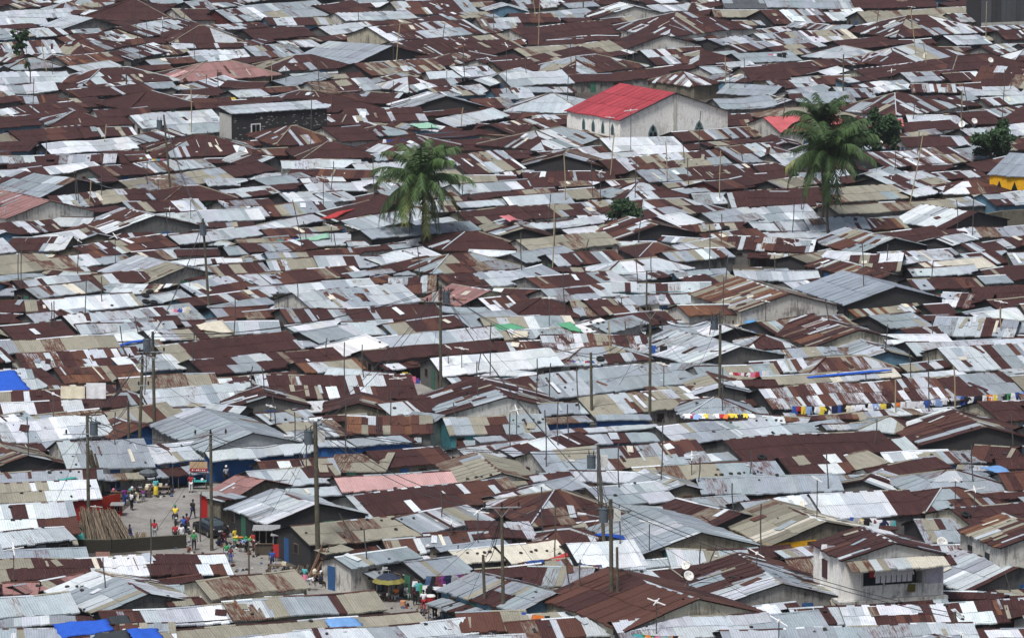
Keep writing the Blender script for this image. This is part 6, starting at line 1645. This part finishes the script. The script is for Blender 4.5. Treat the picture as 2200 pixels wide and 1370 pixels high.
LOOK = dict(bk='large plain brown roofed', R='dark rust roofed', r='rust roofed', B='brown', rl='rust and pale patched', rt='rust and tan patched', rw='rust roofed white patched', rg='rust and grey', m='mixed patchwork', x='messy patchwork', g='plain grey roofed', gt='grey tan roofed', gr='grey rust flecked', l='pale grey roofed', lw='whitish roofed', lg='light grey roofed',
            w='white roofed', W='bright white roofed', lr='pale rust flecked', lt='pale tan roofed', t='tan roofed', tr='tan and rust', tl='pale tan roofed', ts='tan streaked', to='orange tan streaked', o='orange brown roofed', ro='brown rust roofed', s='streaky white roofed', rs='rust streaked', p='flat pink roofed', pk='dusty pink roofed', c='cream roofed', b='slate blue roofed', wr='white and rust', wt='white tan roofed', tm='mossy tan roofed', I='red metal roofed', gd='dark grey roofed', xr='jumbled rusty')
hob = {}
for h in IND: hob[h['obj'].name] = h
def hphr(o):
    h = hob[o.name]; pl = h['pal'].split('|'); lk = LOOK.get(pl[0], 'tin roofed')
    if len(pl) > 1: lk = LOOK.get(pl[0], 'tin').replace(' roofed', '') + ' and ' + LOOK.get(pl[1].split(':')[0], 'grey').replace(' roofed', '') + ' roofed'
    return lk + (' hipped house' if h['kind'] == 'h' else ' lean-to' if h['kind'] == 's' else ' gabled house')
hs_ = [h['obj'] for h in IND if 'name' not in h]
autolabel(hs_, hphr, 'house', 'tin roofed houses packed on the flat', pos=lambda o: proj(hframe(hob[o.name])(hob[o.name]['L'] / 2, hob[o.name]['W'] * .3, hob[o.name]['eh'] + .5)))
for h in IND:
    if 'name' in h: tag(h['obj'], h['label'], h['cat'])
autolabel(WIRES, lambda o: 'thin sagging wire', 'power line', 'overhead wires', pos=lambda o: proj(o.location + Vector(o.data.vertices[16].co)))
autolabel(AERO, lambda o: 'white crossed aerial', 'aerial', 'television aerials')
autolabel([o for o in MASTO if o['bam']], lambda o: 'pale bamboo mast', 'mast', 'bamboo masts'); autolabel([o for o in MASTO if not o['bam']], lambda o: 'thin dark roof mast', 'mast', 'thin roof masts')
for o in MASTO: del o['bam']
autolabel(STO, lambda o: 'dark roof stone', 'stone', 'stones weighing down roofs'); autolabel(TYO[4:], lambda o: 'old black tyre on a roof', 'tyre', 'old tyres on roofs')

# ---------------------------------------------------------------- air
hz = MB(); hz.box(-900, 900, -60, 1900, -1.2, 96.0); M_HAZE = bpy.data.materials.new('haze'); M_HAZE.use_nodes = True; t = M_HAZE.node_tree
t.nodes.remove(t.nodes['Principled BSDF']); pv = t.nodes.new('ShaderNodeVolumePrincipled'); pv.inputs['Color'].default_value = (.88, .92, 1.0, 1); pv.inputs['Density'].default_value = .00005; pv.inputs['Anisotropy'].default_value = .2
t.links.new(pv.outputs[0], t.nodes['Material Output'].inputs['Volume']); tag(hz.build('haze', M_HAZE), kind='stuff')
